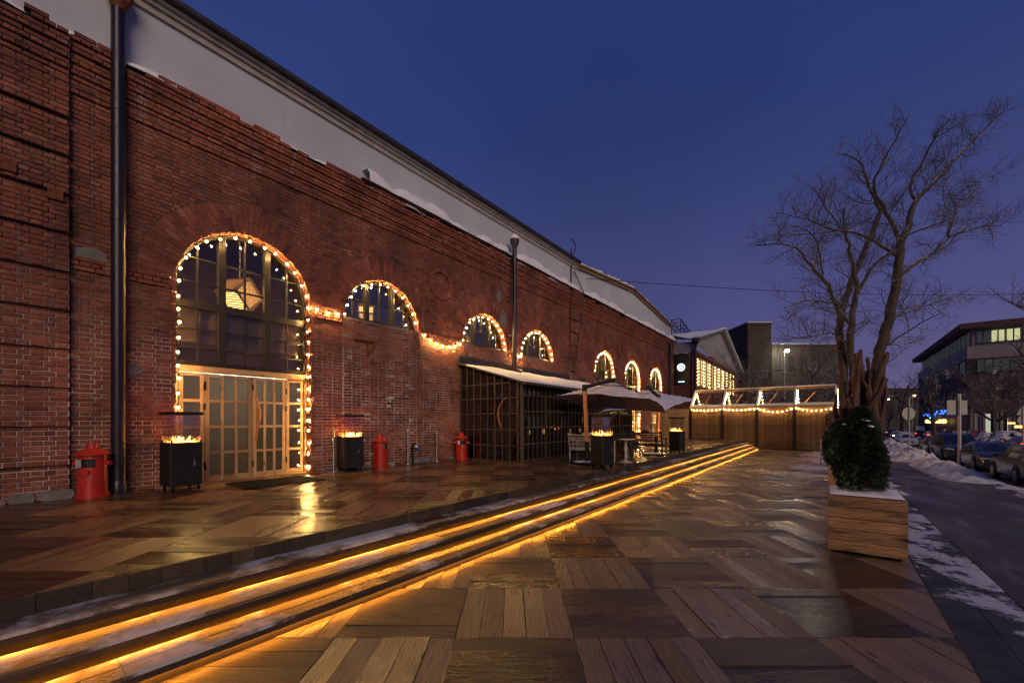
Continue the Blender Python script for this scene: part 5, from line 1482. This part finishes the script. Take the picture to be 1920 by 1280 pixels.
TH_A = thuja_mesh(1).mesh('foliage', M['thuja']); TH_B = thuja_mesh(2, .97, .31, 8000).mesh('foliage', M['thuja'])
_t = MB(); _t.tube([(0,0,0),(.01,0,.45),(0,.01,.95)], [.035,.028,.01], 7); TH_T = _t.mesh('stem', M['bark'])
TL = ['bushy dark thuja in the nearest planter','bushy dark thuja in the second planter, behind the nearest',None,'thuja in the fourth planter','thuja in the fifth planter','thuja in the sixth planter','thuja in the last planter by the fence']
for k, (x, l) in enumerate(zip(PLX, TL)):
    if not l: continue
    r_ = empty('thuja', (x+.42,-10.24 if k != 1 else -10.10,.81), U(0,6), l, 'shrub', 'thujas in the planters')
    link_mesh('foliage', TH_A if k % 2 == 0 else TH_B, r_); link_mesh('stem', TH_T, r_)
    if k == 0:
        random.seed(4); m_ = MB()
        for q in range(16):
            a, rr = U(0,6.28), U(.02,.22); vs, fs = ico(U(.012,.03), 1); cx_, cy_ = rr*math.cos(a), rr*math.sin(a); cz_ = 1.20-rr*1.5
            m_.add([(x_*1.7+cx_, y_*1.7+cy_, z_*.5+cz_) for x_,y_,z_ in vs], fs)
        tag(m_.build('snow_clumps', M['clean_snow'], r_, smooth=True), kind='stuff')
# driftwood: a gnarled many-stemmed stump
dw = empty('driftwood', (14.78,-10.40,.80), 0, 'gnarled brown driftwood stump towering over the thujas', 'driftwood sculpture')
random.seed(77); cr = Vector((ST,-CT,0)); cf = Vector((CT,ST,0))
stems = []
for k in range(40):                     # crowded twisted stems, tall on the right and low on the left
    a = U(-.62,.55); hgt = (.95+1.8*max(0,(a+.75)/1.3)**1.2)*U(.8,1.05)
    stems.append((a*.8, a*U(.95,1.25)+U(-.08,.08), hgt, U(.05,.085)))
stems += [(.12,.30,3.0,.10),(.30,.50,2.85,.10),(.0,.06,2.7,.10),(.38,.66,2.5,.09),(.20,.42,2.95,.09)]
for i, (a, b_, h_, rb) in enumerate(stems):
    m_ = MB(); pts = []; rad = []; ph = U(0,6); fa = U(-.34,.34); fb2 = fa*1.25; w1, w2, fq = U(.03,.08), U(.01,.03), U(4,7)
    N_ = 22
    for k in range(N_+1):
        u = k/N_; wob = w1*math.sin(u*fq+ph)+w2*math.sin(u*15+ph*2)
        pts.append(cr*(a+(b_-a)*u**1.2+wob*(.4+u))+cf*(fa+(fb2-fa)*u+.06*math.cos(u*6+ph))+Vector((0,0,h_*u)))
        rad.append(rb*(1.2-.55*u)*(1+.09*math.sin(u*13+ph)+.05*math.sin(u*29+ph))*(1 if k < N_ else .72))
    m_.tube(pts, rad, 14)
    for vi, (vx, vy, vz) in enumerate(m_.v):
        c_ = pts[min(N_, vi//14)]; nn = mnoise.fractal(Vector((vx*9+i, vy*9, vz*2.6)), .7, 2.2, 3)
        f_ = 1+.42*nn; m_.v[vi] = (c_.x+(vx-c_.x)*f_, c_.y+(vy-c_.y)*f_, vz+.02*nn)
    o = m_.build('stem', M['driftwood'], dw, smooth=True)
    if rnd() < .5:
        k = random.randint(9,19); p0 = pts[k]; d = cr*U(-.16,.16)+cf*U(-.12,.12)+Vector((0,0,U(.15,.35)))
        n_ = MB(); n_.tube([p0, p0+d*.4+cr*U(-.03,.03), p0+d*.8, p0+d], [rad[k]*.75, rad[k]*.6, rad[k]*.5, rad[k]*.2], 8); n_.build('stub', M['driftwood'], o, smooth=True)

# ================================================================== trees
def wander(p, d, L_, n, wob, up=0.0):
    pts = [p.copy()]; d = d.normalized()
    for i in range(n):
        d = (d+Vector((U(-wob,wob),U(-wob,wob),U(-wob,wob)+up))).normalized(); pts.append(pts[-1]+d*(L_/n))
    return pts
def side_shoots(mb, pts, rad, level, maxl, spc, lens, rads, start=.2):
    tot = sum((b-a).length for a, b in zip(pts[:-1], pts[1:])); s_ = tot*start
    acc = 0
    for i in range(len(pts)-1):
        a, b = pts[i], pts[i+1]; l = (b-a).length; t_ = (b-a).normalized()
        while s_ < acc+l:
            u = (s_-acc)/l; p = a.lerp(b, u); frac = s_/tot
            ax = t_.orthogonal(); ax.rotate(Matrix.Rotation(U(0,6.283), 3, t_)); ang = R(U(32,68))
            d = t_*math.cos(ang)+ax*math.sin(ang); d.z += .22; 
            L_ = lens[level]*U(.55,1.25)*(1.15-.55*frac); r0 = min(rads[level]*U(.8,1.2), rad[i]*.75); n = 5 if level == 0 else (4 if level == 1 else 2)
            q = wander(p, d, L_, n, .22 if level == 0 else .26, .05)
            rr = [r0*(1-.75*k/n) for k in range(n+1)]
            mb.tube(q, rr, 5 if level == 0 else 3, cap=False)
            if level+1 < maxl: side_shoots(mb, q, rr, level+1, maxl, spc, lens, rads, .15)
            s_ += spc[level]*U(.6,1.4)
        acc += l
    # forked tip
def smooth_path(P, n=4):
    out = []
    for i in range(len(P)-1):
        p0, p1, p2, p3 = P[max(0,i-1)], P[i], P[i+1], P[min(len(P)-1,i+2)]
        for k in range(n):
            t_ = k/n; out.append(.5*((2*p1)+(p2-p0)*t_+(2*p0-5*p1+4*p2-p3)*t_*t_+(3*p1-p0-3*p2+p3)*t_**3))
    out.append(P[-1].copy()); return out
# big double-stemmed tree beyond the fence end
TD = 22.0
random.seed(404)
def tp(zx, zy, dd=0.0): return at(1380+zx/2.1333, 160+zy/2.1333, TD+dd)
limbs = [  # (points in the crown, radius at start, radius at end, drift in depth)
 ([(545,1560),(548,1330),(560,1160),(575,1060),(605,960),(630,850),(645,740),(655,640)], .40,.25, 0),
 ([(655,640),(690,560),(720,460),(800,380),(890,280),(970,200),(1060,115)], .235,.04, 2.5),
 ([(470,1560),(474,1330),(478,1200),(455,1050),(465,930),(482,830),(470,740),(455,660),(440,590),(430,490)], .30,.05, -.6),
 ([(462,960),(410,900),(370,800),(300,720),(220,640),(80,640)], .16,.03, -2.2),
 ([(425,1560),(428,1330),(425,1120),(415,1000),(418,920),(450,820),(490,720),(540,600),(580,500)], .30,.16, 1.6),
 ([(580,500),(530,400),(490,300),(400,270)], .12,.03, 2.4),
 ([(482,830),(560,710),(640,660),(690,600),(790,560),(900,520)], .12,.03, -1.4),
 ([(655,620),(600,510),(555,430),(560,360),(620,250),(690,120)], .14,.03, -1.8),
 ([(640,680),(560,630),(480,590),(390,580),(290,540),(170,510)], .11,.025, -2.6),
 ([(655,765),(720,710),(790,670),(850,610),(960,570),(1060,560)], .14,.03, 2.0),
 ([(850,610),(880,500),(960,410),(1040,330)], .07,.02, 3.0),
 ([(715,455),(700,390),(750,300),(800,200),(860,130)], .10,.025, -1.5),
 ([(610,940),(700,900),(790,870),(880,840)], .07,.02, 1.6),
 ([(450,1040),(380,990),(280,1010),(190,1000)], .08,.02, -1.6),
 ([(440,600),(380,520),(330,440),(300,400)], .06,.02, 1.2),
 ([(465,880),(380,870),(290,860),(190,890)], .08,.02, -2.2),
 ([(590,1050),(660,1000),(740,950),(820,910)], .06,.02, -1.8),
 ([(345,770),(330,660),(300,590),(220,560)], .07,.02, .5)]
mt_ = MB(); tw = MB()
for P, r0, r1, dd in limbs:
    n = len(P)
    pts = smooth_path([tp(x, y, dd*(k/(n-1))**1.3) for k, (x, y) in enumerate(P)])
    m_ = len(pts); rad = [(r0+(r1-r0)*(k/(m_-1)))*.74 for k in range(m_)]
    pts = [p+Vector((U(-.05,.05),U(-.05,.05),0)) if 0 < k < m_-1 else p for k, p in enumerate(pts)]
    mt_.tube(pts, rad, 10)
    low_ = r0 > .28
    side_shoots(tw, pts, rad, 0, 3, (.42,.185,.115), (2.15,1.0,.48), (.022,.0112,.0080), .45 if low_ else .08)
tb_ = tp(500, 1560); tb_.z = gz(tb_.x)
tr = empty('bare_tree', tb_, 0, 'big bare twin-trunked tree rising behind the reed fence end', 'tree')
for m_, nm in ((mt_, 'trunk'), (tw, 'crown')):
    m_.v = [(a-tb_.x, b-tb_.y, c_-tb_.z) for a, b, c_ in m_.v]
mt_.build('trunk', M['bark'], tr, smooth=True); tw.build('crown', M['twig'], tr)
# smaller bare trees
def gen_tree(seed, h, r0, spread=.5, n1=7, lens=(2.2,1.0,.45), spc=(.75,.34,.2), rads=(.045,.026,.018), lean=(0,0), maxl=3):
    random.seed(seed); tk, cw = MB(), MB()
    d = Vector((lean[0],lean[1],1)); P = wander(Vector((0,0,0)), d, h*.72, 10, .07, .02); rad = [r0*(1-.78*k/10) for k in range(11)]
    tk.tube(P, rad, 9)
    side_shoots(cw, P, rad, 0, maxl, spc, lens, rads, .5)
    for k in range(n1):
        i = random.randint(3, 9); p = P[i]; a = 2*math.pi*(k/n1)+U(-.4,.4)
        d2 = Vector((math.cos(a)*spread, math.sin(a)*spread, U(.35,.9))); q = wander(p, d2, h*U(.30,.48)*(1.1-i*.04), 7, .16, .05)
        rr = [rad[i]*.62*(1-.82*j/7) for j in range(8)]; tk.tube(q, rr, 7); side_shoots(cw, q, rr, 0, maxl, spc, lens, rads, .15)
    return tk.mesh('trunk', M['bark'], True), cw.mesh('crown', M['twig'])
TA = gen_tree(11, 11, .24); TB = gen_tree(12, 12, .28, .7, 9); TS = gen_tree(14, 7.0, .20, 1.05, 10, (1.9,.9,.5), (.5,.27,.18), (.062,.038,.026), (.3,.12)); TC = gen_tree(13, 7.5, .16, .95, 9, (1.7,.8,.4), (.6,.3,.18), (.040,.024,.016), (.25,.1))
def plant(T, px, D, h, label, rz, base=None, py=None):
    p_ = at(px, 790, D); p_.z = gz(p_.x)-.05 if base is None else base
    r_ = empty('bare_tree', p_, rz, label, 'tree', 'bare trees along the street'); s_ = h
    link_mesh('trunk', T[0], r_, scale=s_); link_mesh('crown', T[1], r_, scale=s_)
plant(TS, 1420, 40, 1.55, 'snow-dusted leaning tree behind the reed fence, left of the street light', .6)
plant(TS, 1505, 42, 1.6, 'snow-dusted spreading tree behind the reed fence, right of the street light', 3.4)
plant(TC, 1376, 48, 1.5, 'thin bare tree before the white gable', 2.0)
plant(TA, 1390, 75, 1.75, 'tall thin tree showing above the dark tower', 1.1)
plant(TS, 1545, 36, 1.4, 'low bare tree between fence and big tree', 5.1)
plant(TB, 1752, 60, 1.15, 'bare street tree between the round sign and the double sign', 4.0)
plant(TA, 1690, 85, 1.4, 'bare street tree just right of the driftwood', 2.2)
plant(TB, 1865, 56, 1.15, 'dark bare tree in front of the office block corner', 2.7)
plant(TA, 1818, 64, 1.25, 'slim bare tree left of the park lantern', .2)
plant(TB, 1950, 32, 1.35, 'bare tree reaching in from the right edge', 1.2)
plant(TA, 1775, 100, 1.4, 'far bare tree above the blue shop lights', 5.5)
plant(TC, 1660, 110, 1.4, 'far bare tree by the amber lamps', 4.4)
plant(TC, 1910, 62, 1.2, 'snow-streaked bent tree before the lit shop front', 3.9)

# ================================================================== snow heaps
def heap(x0, x1, y0, y1, h, label, seed, mat='snow'):
    random.seed(seed); nx, ny_ = int((x1-x0)/(.10 if x1-x0 < 25 else .5)), int((y1-y0)/(.08 if x1-x0 < 25 else .2)); mb = MB(); xm, ym = (x0+x1)/2, (y0+y1)/2
    ph = [U(0,6) for _ in range(8)]; zb = gz(xm)
    for j in range(ny_+1):
        for i in range(nx+1):
            u, v = -1+2*i/nx, -1+2*j/ny_
            edge = max(0, 1-(abs(u)**3.2))*max(0, 1-v*v)
            x, y = x0+(x1-x0)*i/nx, y0+(y1-y0)*j/ny_
            lump = .62+.28*math.sin(x*1.1+ph[0])*math.cos(y*1.7+ph[1])+.22*math.sin(x*2.7+y*2+ph[2])+.16*math.sin(x*5.3-y*4+ph[3])+.09*math.sin(x*11+ph[4])*math.sin(y*13+ph[5])
            z = gz(x)-.08+(h*max(.06,lump)*edge**.75+((.24*h+.05)*mnoise.fractal(Vector((x*2.0,y*2.0,seed*3.1)), .7, 2.3, 5)+.10*h*abs(mnoise.noise(Vector((x*6,y*6,seed)))))*edge**.4+U(-.02,.02)*edge if edge > 0 else 0)
            mb.v.append((x-xm, y-ym, z-zb)); mb.rn.append(.5)
    mb.f = [(j*(nx+1)+i, j*(nx+1)+i+1, (j+1)*(nx+1)+i+1, (j+1)*(nx+1)+i) for j in range(ny_) for i in range(nx)]
    return tag(mb.build('snow_heap', M[mat], None, smooth=True, loc=(xm,ym,zb)), label, 'snow heap', 'heaps of cleared snow')
heap(23.2, 33.5, -15.35, -13.35, .50, 'long lumpy snow heap between pavement and the dark sedan', 1)
heap(34.5, 43.0, -15.6, -12.7, .70, 'tall snow heap behind the orange cone', 2)
heap(43.5, 62.0, -16.0, -12.6, .85, 'far snow ridge below the round sign', 3)
heap(12.0, 23.4, -15.5, -14.45, .22, 'low snow ridge by the green car at the right edge', 4)
heap(50, 130, -30.5, -26.8, .9, 'long snow bank before the office block across the street', 6, 'clean_snow')
heap(6.6, 14.5, -11.75, -10.80, .09, 'thin snow crust beside the nearest planter', 7)
heap(15.5, 30, -12.1, -10.80, .16, 'snow crust along the deck edge behind the planters', 8)

# ================================================================== signs and cone
def place(px, D): p_ = at(px, 790, D); return Vector((p_.x, p_.y, gz(p_.x)))
p_ = place(1705, 26); s_ = empty('round_sign', p_, 0, 'round road sign seen from behind on a thin post', 'road sign')
zc_ = CZ+15*26/764-p_.z
q = MB(); q.tube([(0,0,0),(0,0,zc_+1.05)], .035, 10); q.build('post', M['galvanised'], s_, smooth=40)
q = MB(); n = 28; d_ = Vector((CT,ST,0)); r2 = Vector((ST,-CT,0))
ring = [r2*(.42*math.cos(2*math.pi*k/n))+Vector((0,0,zc_+.34*math.sin(2*math.pi*k/n)*1.2)) for k in range(n)]
q.add([v+d_*.05 for v in ring]+[v+d_*.07 for v in ring], [tuple(range(n)), tuple(range(n,2*n))[::-1]]+[(i,(i+1)%n,n+(i+1)%n,n+i) for i in range(n)]); q.build('plate', M['sign_back'], s_)
p_ = place(1799, 21.5); s_ = empty('double_sign', p_, -(R(90)-TH), 'two stacked grey sign plates seen from behind on a thick post', 'road sign')
ht = CZ+52*21.5/764-p_.z
q = MB(); q.tube([(0,0,0),(0,0,ht)], .072, 14); q.build('post', M['galvanised'], s_, smooth=40)
k = 21.5/764; zt = CZ+40*k-p_.z
for za, zb in ((zt-13*k, zt), (zt-27*k, zt-13.4*k)):
    q = MB(); q.box(-20*k, 18*k, .08, .10, za, zb); pl_ = q.build('plate', M['sign_back'], s_)
    q = MB(); q.box(-19*k, 17*k, .062, .079, (za+zb)/2-.02, (za+zb)/2+.02); q.build('stiffener', M['galvanised'], pl_)
p_ = place(1918, 30); s_ = empty('triangle_sign', p_, -(R(90)-TH), 'triangular and round road signs seen from behind at the right edge', 'road sign')
zt = CZ+15*30/764-p_.z; q = MB(); q.tube([(0,0,0),(0,0,zt+.6)], .035, 10); q.build('post', M['galvanised'], s_)
q = MB(); q.prism([(-.42,zt-.1),(.42,zt-.1),(0,zt+.6)], .05,.07,'y'); q.build('plate', M['sign_back'], s_)
q = MB(); q.prism([(.34*math.cos(2*math.pi*k/20),zt-.5+.34*math.sin(2*math.pi*k/20)) for k in range(20)], .05,.07,'y'); q.build('plate', M['sign_back'], s_)
p_ = place(1737, 25.4); s_ = empty('traffic_cone', (p_.x,p_.y,p_.z+.05), 0, 'small orange traffic cone between the snow heaps', 'traffic cone')
q = MB(); q.box(-.17,.17,-.17,.17,0,.03); q.build('base', M['cone_orange'], s_)
q = MB(); q.lathe([(.13,.03),(.03,.48),(.0,.48)], 16); q.build('cone', M['cone_orange'], s_, smooth=40)
q = MB(); q.lathe([(.098,.20),(.073,.31)], 16, (0,0,0)); q.v = [(x*1.06,y*1.06,z) for x,y,z in q.v]; q.build('white_band', M['white_plastic'], s_, smooth=40)

# ================================================================== cars
def paint(name, col, rough=.28):
    t = NT(name); v = t.coord('Object'); dirt = t.ramp(t.noise(v, 1.6, 5), (.4, 0.), (.7, .5))
    sx = t.n('ShaderNodeSeparateXYZ'); t.l(v, sx.inputs[0]); lowd = t.ramp(sx.outputs['Z'], (.3, .7), (.75, .0))
    c = t.mix(t.math('MULTIPLY', dirt, lowd), col, (.12,.11,.10))
    t.set(c, rough, .0, Coat_Weight=.6, Coat_Roughness=.08); M[name] = t.m; return t.m
for nm, cl in (('p_graphite',(.022,.023,.028)),('p_black',(.010,.010,.012)),('p_olive',(.060,.066,.055)),('p_white',(.62,.61,.58)),('p_silver',(.34,.34,.34)),('p_red',(.30,.030,.020)),('p_brown',(.11,.055,.035)),('p_grey',(.10,.10,.105))): paint(nm, cl)
simple('car_glass', (.010,.012,.017), .06, 0, .2, 2, 0, Specular_IOR_Level=.9)
simple('tyre', (.010,.010,.010), .8); simple('rim', (.25,.25,.26), .3, .9)
simple('head_glass', (.45,.45,.42), .12, .3, .2, 6, 0, Coat_Weight=1.0); simple('tail_glass', (.28,.012,.010), .2, 0, .2, 6, 0); simple('plate_white', (.6,.6,.58), .5); simple('trim', (.010,.010,.011), .5); simple('chrome', (.6,.6,.6), .15, 1.0, .05, 5, 0)
CARS = {}
def make_car(kind):
    # stations from rear to front: x, belt/deck z, roof z, half width, roof half width
    if kind == 'sedan': L_, ST_ = 4.7, [(-2.35,.62,.62,.70,.60),(-2.28,.92,.92,.80,.70),(-1.9,1.02,1.02,.88,.76),(-1.55,1.03,1.05,.89,.74),(-.95,1.01,1.38,.90,.62),(-.3,.99,1.455,.905,.62),(.25,.97,1.44,.905,.62),(.62,.96,1.32,.90,.64),(1.28,.95,.97,.89,.74),(1.75,.88,.90,.88,.74),(2.15,.76,.78,.84,.70),(2.32,.58,.60,.72,.60)]; CAB = (3,8)
    elif kind == 'suv': L_, ST_ = 4.75, [(-2.38,.80,.80,.80,.68),(-2.30,1.12,1.20,.88,.74),(-2.05,1.13,1.62,.91,.70),(-1.4,1.12,1.74,.92,.70),(-.3,1.10,1.76,.925,.70),(.25,1.09,1.73,.925,.70),(.65,1.08,1.52,.92,.70),(1.15,1.07,1.10,.91,.78),(1.75,1.02,1.05,.90,.78),(2.2,.92,.95,.88,.74),(2.36,.66,.68,.80,.66)]; CAB = (1,7)
    elif kind == 'wagon': L_, ST_ = 4.5, [(-2.25,.70,.70,.74,.62),(-2.18,.98,1.06,.84,.70),(-1.85,1.00,1.40,.87,.64),(-1.0,.99,1.49,.885,.63),(-.2,.97,1.50,.89,.63),(.3,.96,1.46,.89,.63),(.7,.95,1.30,.885,.64),(1.25,.94,.96,.875,.73),(1.7,.87,.89,.86,.73),(2.08,.74,.76,.82,.68),(2.24,.56,.58,.72,.60)]; CAB = (1,7)
    else: L_, ST_ = 5.4, [(-2.7,.9,1.2,.92,.80),(-2.65,1.2,2.35,.97,.84),(-1.5,1.25,2.48,.98,.84),(.4,1.25,2.48,.98,.84),(1.1,1.22,2.30,.98,.82),(1.75,1.18,1.28,.97,.84),(2.3,1.05,1.12,.94,.8),(2.65,.6,.62,.88,.74)]; CAB = (1,5)
    r_ = empty('parked_car', (0,0,0), 0); body = MB(); rows_ = []
    for x, zb, zr, w_, wr in ST_:
        cab = zr-zb > .1
        pts = [(w_*.86,.20),(w_*.985,.30),(w_,.52),(w_*.985,zb*.86),(w_*.955,zb),(wr if cab else w_*.86, zr-.03 if cab else zb+.012),(wr*.86 if cab else w_*.6, zr+.012 if cab else zr+.02),(0, zr+.03)]
        full = pts+[(-a,b) for a,b in pts[-2::-1]]; rows_.append([(x,a,b) for a,b in full])
    K = len(rows_[0])
    for r0 in rows_: body.v.extend(r0); body.rn.extend([.5]*K)
    for i in range(len(rows_)-1):
        for k in range(K-1): body.f.append((i*K+k, (i+1)*K+k, (i+1)*K+k+1, i*K+k+1))
        body.f.append((i*K, i*K+K-1, (i+1)*K+K-1, (i+1)*K))
    body.f.append(tuple(range(K))); n = len(rows_)-1; body.f.append(tuple(n*K+k for k in range(K))[::-1])
    bo = body.build('body', M['p_grey'], r_, smooth=38)
    def quad(name, P, inset, mat, off=.006):
        P = [Vector(p) for p in P]; c_ = sum(P, Vector())/len(P); nrm = (P[1]-P[0]).cross(P[-1]-P[0]).normalized()
        if nrm.dot(c_-Vector((0,0,.7))) < 0: nrm = -nrm
        Q = [p+(c_-p)*inset+nrm*off for p in P]; q = MB(); q.add(Q+[p-nrm*.004 for p in Q], [tuple(range(len(Q))), tuple(range(len(Q),2*len(Q)))[::-1]]+[(i,(i+1)%len(Q),len(Q)+(i+1)%len(Q),len(Q)+i) for i in range(len(Q))])
        return q.build(name, M[mat], r_)
    a0, a1 = CAB
    def pt_(i, k): return rows_[i][k]
    for sgn in (0, 1):
        def kk(k): return k if not sgn else K-1-k
        # two side windows
        mid = (a0+a1)//2
        for (i0, i1) in ((a0, mid), (mid, a1)):
            lowr = [pt_(i, kk(4)) for i in range(i0, i1+1)]; up = [pt_(i, kk(5)) for i in range(i1, i0-1, -1)]
            poly = [Vector(p)+Vector((0,0,.03)) for p in lowr]+[Vector(p)-Vector((0,0,.035)) for p in up if True]
            quad('side_window', poly, .07, 'car_glass', .012)
    def screen(name, i0, i1):
        P = [pt_(i0,5),pt_(i0,7),pt_(i0,K-6),pt_(i1,K-6),pt_(i1,7),pt_(i1,5)]
        return quad(name, P, .06, 'car_glass', .014)
    if kind == 'sedan': screen('windscreen', 7, 8); screen('windscreen_top', 6, 7) if False else None
    # glass over the sloping front and rear between roof edge and cowl
    fi = a1; screen('windscreen', fi-1, fi) if kind != 'sedan' else None
    quad('rear_window', [pt_(a0,5),pt_(a0,7),pt_(a0,K-6),pt_(a0+1,K-6),pt_(a0+1,7),pt_(a0+1,5)], .07, 'car_glass', .014)
    xf, xr = ST_[-2][0], ST_[1][0]; w_ = ST_[-2][3]; zf = ST_[-2][1]
    for sy in (-1,1):
        q = MB(); q.prism([(sy*w_*.52, zf-.16),(sy*w_*.97, zf-.12),(sy*w_*.95, zf-.01),(sy*w_*.55, zf-.05)][::sy], xf-.10, xf+.12, 'x'); q.build('headlight', M['head_glass'], r_)
        zr = ST_[1][1]; q = MB(); q.prism([(sy*ST_[1][3]*.62, zr-.24),(sy*ST_[1][3]*1.0, zr-.24),(sy*ST_[1][3]*.98, zr-.05),(sy*ST_[1][3]*.66, zr-.05)][::sy], xr-.06, xr+.14, 'x'); q.build('tail_light', M['tail_glass'], r_)
        xm = ST_[a1][0]-.55; zm = ST_[a1][1]+.08; ym = sy*(ST_[a1][3]+.10); q = MB(); q.add(*(lambda vs, fs: ([(x*.11+xm, y*.13+ym, z*.085+zm) for x,y,z in vs], fs))(*ico(1,2))); q.build('wing_mirror', M['trim'], r_, smooth=True)
    q = MB(); q.box(ST_[-1][0]-.10, ST_[-1][0]+.035, -w_*.46, w_*.46, .44, zf-.16); q.build('grille', M['trim'], r_)
    q = MB(); q.box(ST_[-1][0]-.05, ST_[-1][0]+.045, -w_*.44, w_*.44, zf-.155, zf-.135); q.build('chrome_bar', M['chrome'], r_)
    q = MB(); q.box(ST_[-1][0]+.03, ST_[-1][0]+.05, -.26, .26, .36, .47); q.build('number_plate', M['plate_white'], r_)
    q = MB(); q.box(ST_[0][0]-.03, ST_[0][0]-.005, -.26, .26, .50, .61); q.build('number_plate', M['plate_white'], r_)
    wr_ = .33 if kind in ('sedan','wagon') else .37
    for xw in (-L_*.30, L_*.31):
        for sy in (-1,1):
            yw = sy*(max(s[3] for s in ST_)-.09)
            q = MB(); q.tube([(xw,yw-sy*.03,wr_+.02),(xw,yw+sy*.095,wr_+.02)], wr_+.075, 22); q.build('wheel_arch', M['trim'], r_)
            q = MB(); q.tube([(xw,yw-.10,wr_),(xw,yw+.10,wr_)] if sy > 0 else [(xw,yw-.10,wr_),(xw,yw+.10,wr_)], wr_, 22); q.v = [(a,b+sy*.012,c_) for a,b,c_ in q.v]; wh = q.build('wheel', M['tyre'], r_, smooth=40)
            q = MB(); q.tube([(xw,yw+sy*.06,wr_),(xw,yw+sy*.117,wr_)], [wr_*.68,wr_*.62], 18); q.build('rim', M['rim'], wh, smooth=30)
    if kind in ('suv','wagon'):
        for sy in (-1,1):
            q = MB(); zt = max(s[2] for s in ST_); q.bar((-1.5,sy*.62,zt+.03),(.4,sy*.62,zt+.02),.03,.04); q.build('roof_rail', M['chrome'], r_)
    q = MB(); q.box(-L_*.34, L_*.36, -.62, .62, .16, .24); q.build('underbody', M['trim'], r_)
    CARS[kind] = r_
for k in ('sedan','suv','wagon','van'): make_car(k)
_first = {}
def car(kind, px, side_y, D, facing, paintn, label, group, snow=False, tail=False, head=False, name='parked_car', yaw=0):
    """px, D fix the car's centre; it stands parallel to the street"""
    if side_y is not None:
        # solve D for the given lateral line
        u = (px-960)/764; d = D0+side_y; x = d*(CT+u*ST)/(ST-u*CT); y = side_y
    else: p_ = at(px, 790, D); x, y = p_.x, p_.y
    if kind in _first: c_ = copy_tree(CARS[kind])
    else: c_ = CARS[kind]; _first[kind] = 1
    c_.name = name; c_.location = (x, y, gz(x)-.04); c_.rotation_euler = (0, R(.55 if facing > 0 else -.55), (0 if facing > 0 else math.pi)+yaw)
    tag(c_, label, 'car' if kind != 'van' else 'van', group)
    for ch in c_.children:
        b = ch.name.split('.')[0]
        if b == 'body' or b == 'wing_mirror':
            ch.material_slots[0].link = 'OBJECT'; ch.material_slots[0].material = M[paintn]
        if tail and b == 'tail_light': ch.material_slots[0].link = 'OBJECT'; ch.material_slots[0].material = M['tail_red']
        if head and b == 'headlight': ch.material_slots[0].link = 'OBJECT'; ch.material_slots[0].material = M['head_white']
    if snow:
        q = MB(); z = {'sedan':1.49,'suv':1.80,'wagon':1.54,'van':2.52}[kind]; nx, ny_ = 12, 8
        for j in range(ny_+1):
            for i in range(nx+1):
                e_ = min(i,j,nx-i,ny_-j); q.v.append((-1.0+1.2*i/nx, -.56+1.12*j/ny_, z-.03+(0 if e_ == 0 else .05+U(0,.02)))); q.rn.append(.5)
        q.f = [(j*(nx+1)+i, j*(nx+1)+i+1, (j+1)*(nx+1)+i+1, (j+1)*(nx+1)+i) for j in range(ny_) for i in range(nx)]
        q.build('roof_snow', M['clean_snow'], c_, smooth=True)
    return c_
GA, GB, GC = 'cars parked along the near kerb', 'cars parked across the street', 'cars in the far traffic'
car('sedan', None or 1858, -16.55, 0, -1, 'p_graphite', 'dark graphite sedan facing the camera behind the thick sign post', GA)
car('wagon', 1945, -16.50, 0, 1, 'p_olive', 'grey-green car cut off by the right edge', GA)
car('suv', 1793, -16.60, 0, -1, 'p_black', 'black off-roader behind the dark sedan', GA)
car('wagon', 1764, -16.6, 0, -1, 'p_brown', 'dark bronze estate behind the black off-roader', GA)
car('wagon', 1698, None, 48, -1, 'p_silver', 'silver car half buried behind the snow heap at the round sign', GA, True)
car('suv', 1885, None, 45, 1, 'p_white', 'white off-roader across the street under the office block', GB, True)
car('wagon', 1850, None, 52, 1, 'p_white', 'white hatchback left of the white off-roader across the street', GB, True)
car('sedan', 1922, None, 36, 1, 'p_brown', 'reddish brown car at the right edge across the street', GB, tail=True)
car('suv', 1828, None, 58, 1, 'p_red', 'red-brown car across the street above the dark sedan roof', GB)
car('wagon', 1810, None, 66, 1, 'p_white', 'white car behind the thick sign post across the street', GB, True)
car('sedan', 1796, None, 76, 1, 'p_silver', 'silver car left of the thick sign post across the street', GB, True)
car('suv', 1775, None, 88, 1, 'p_grey', 'grey off-roader far across the street', GB, True)
car('sedan', 1745, None, 78, 1, 'p_silver', 'pale sedan with lit tail lights in the traffic', GC, tail=True, name='moving_car')
car('wagon', 1722, None, 92, 1, 'p_black', 'dark car with lit tail lights in front of the white van', GC, tail=True, name='moving_car')
car('sedan', 1708, None, 104, 1, 'p_red', 'red car with lit tail lights left of the white van', GC, tail=True, name='moving_car')
car('sedan', 1682, None, 72, -1, 'p_silver', 'oncoming car with bright headlights right of the driftwood', GC, head=True, name='moving_car')
car('suv', 1668, None, 96, 1, 'p_grey', 'farthest car with a red tail light beside the driftwood', GC, tail=True, name='moving_car')
car('van', 1722, None, 108, 1, 'p_white', 'white van standing above the traffic', GC, name='parked_van')
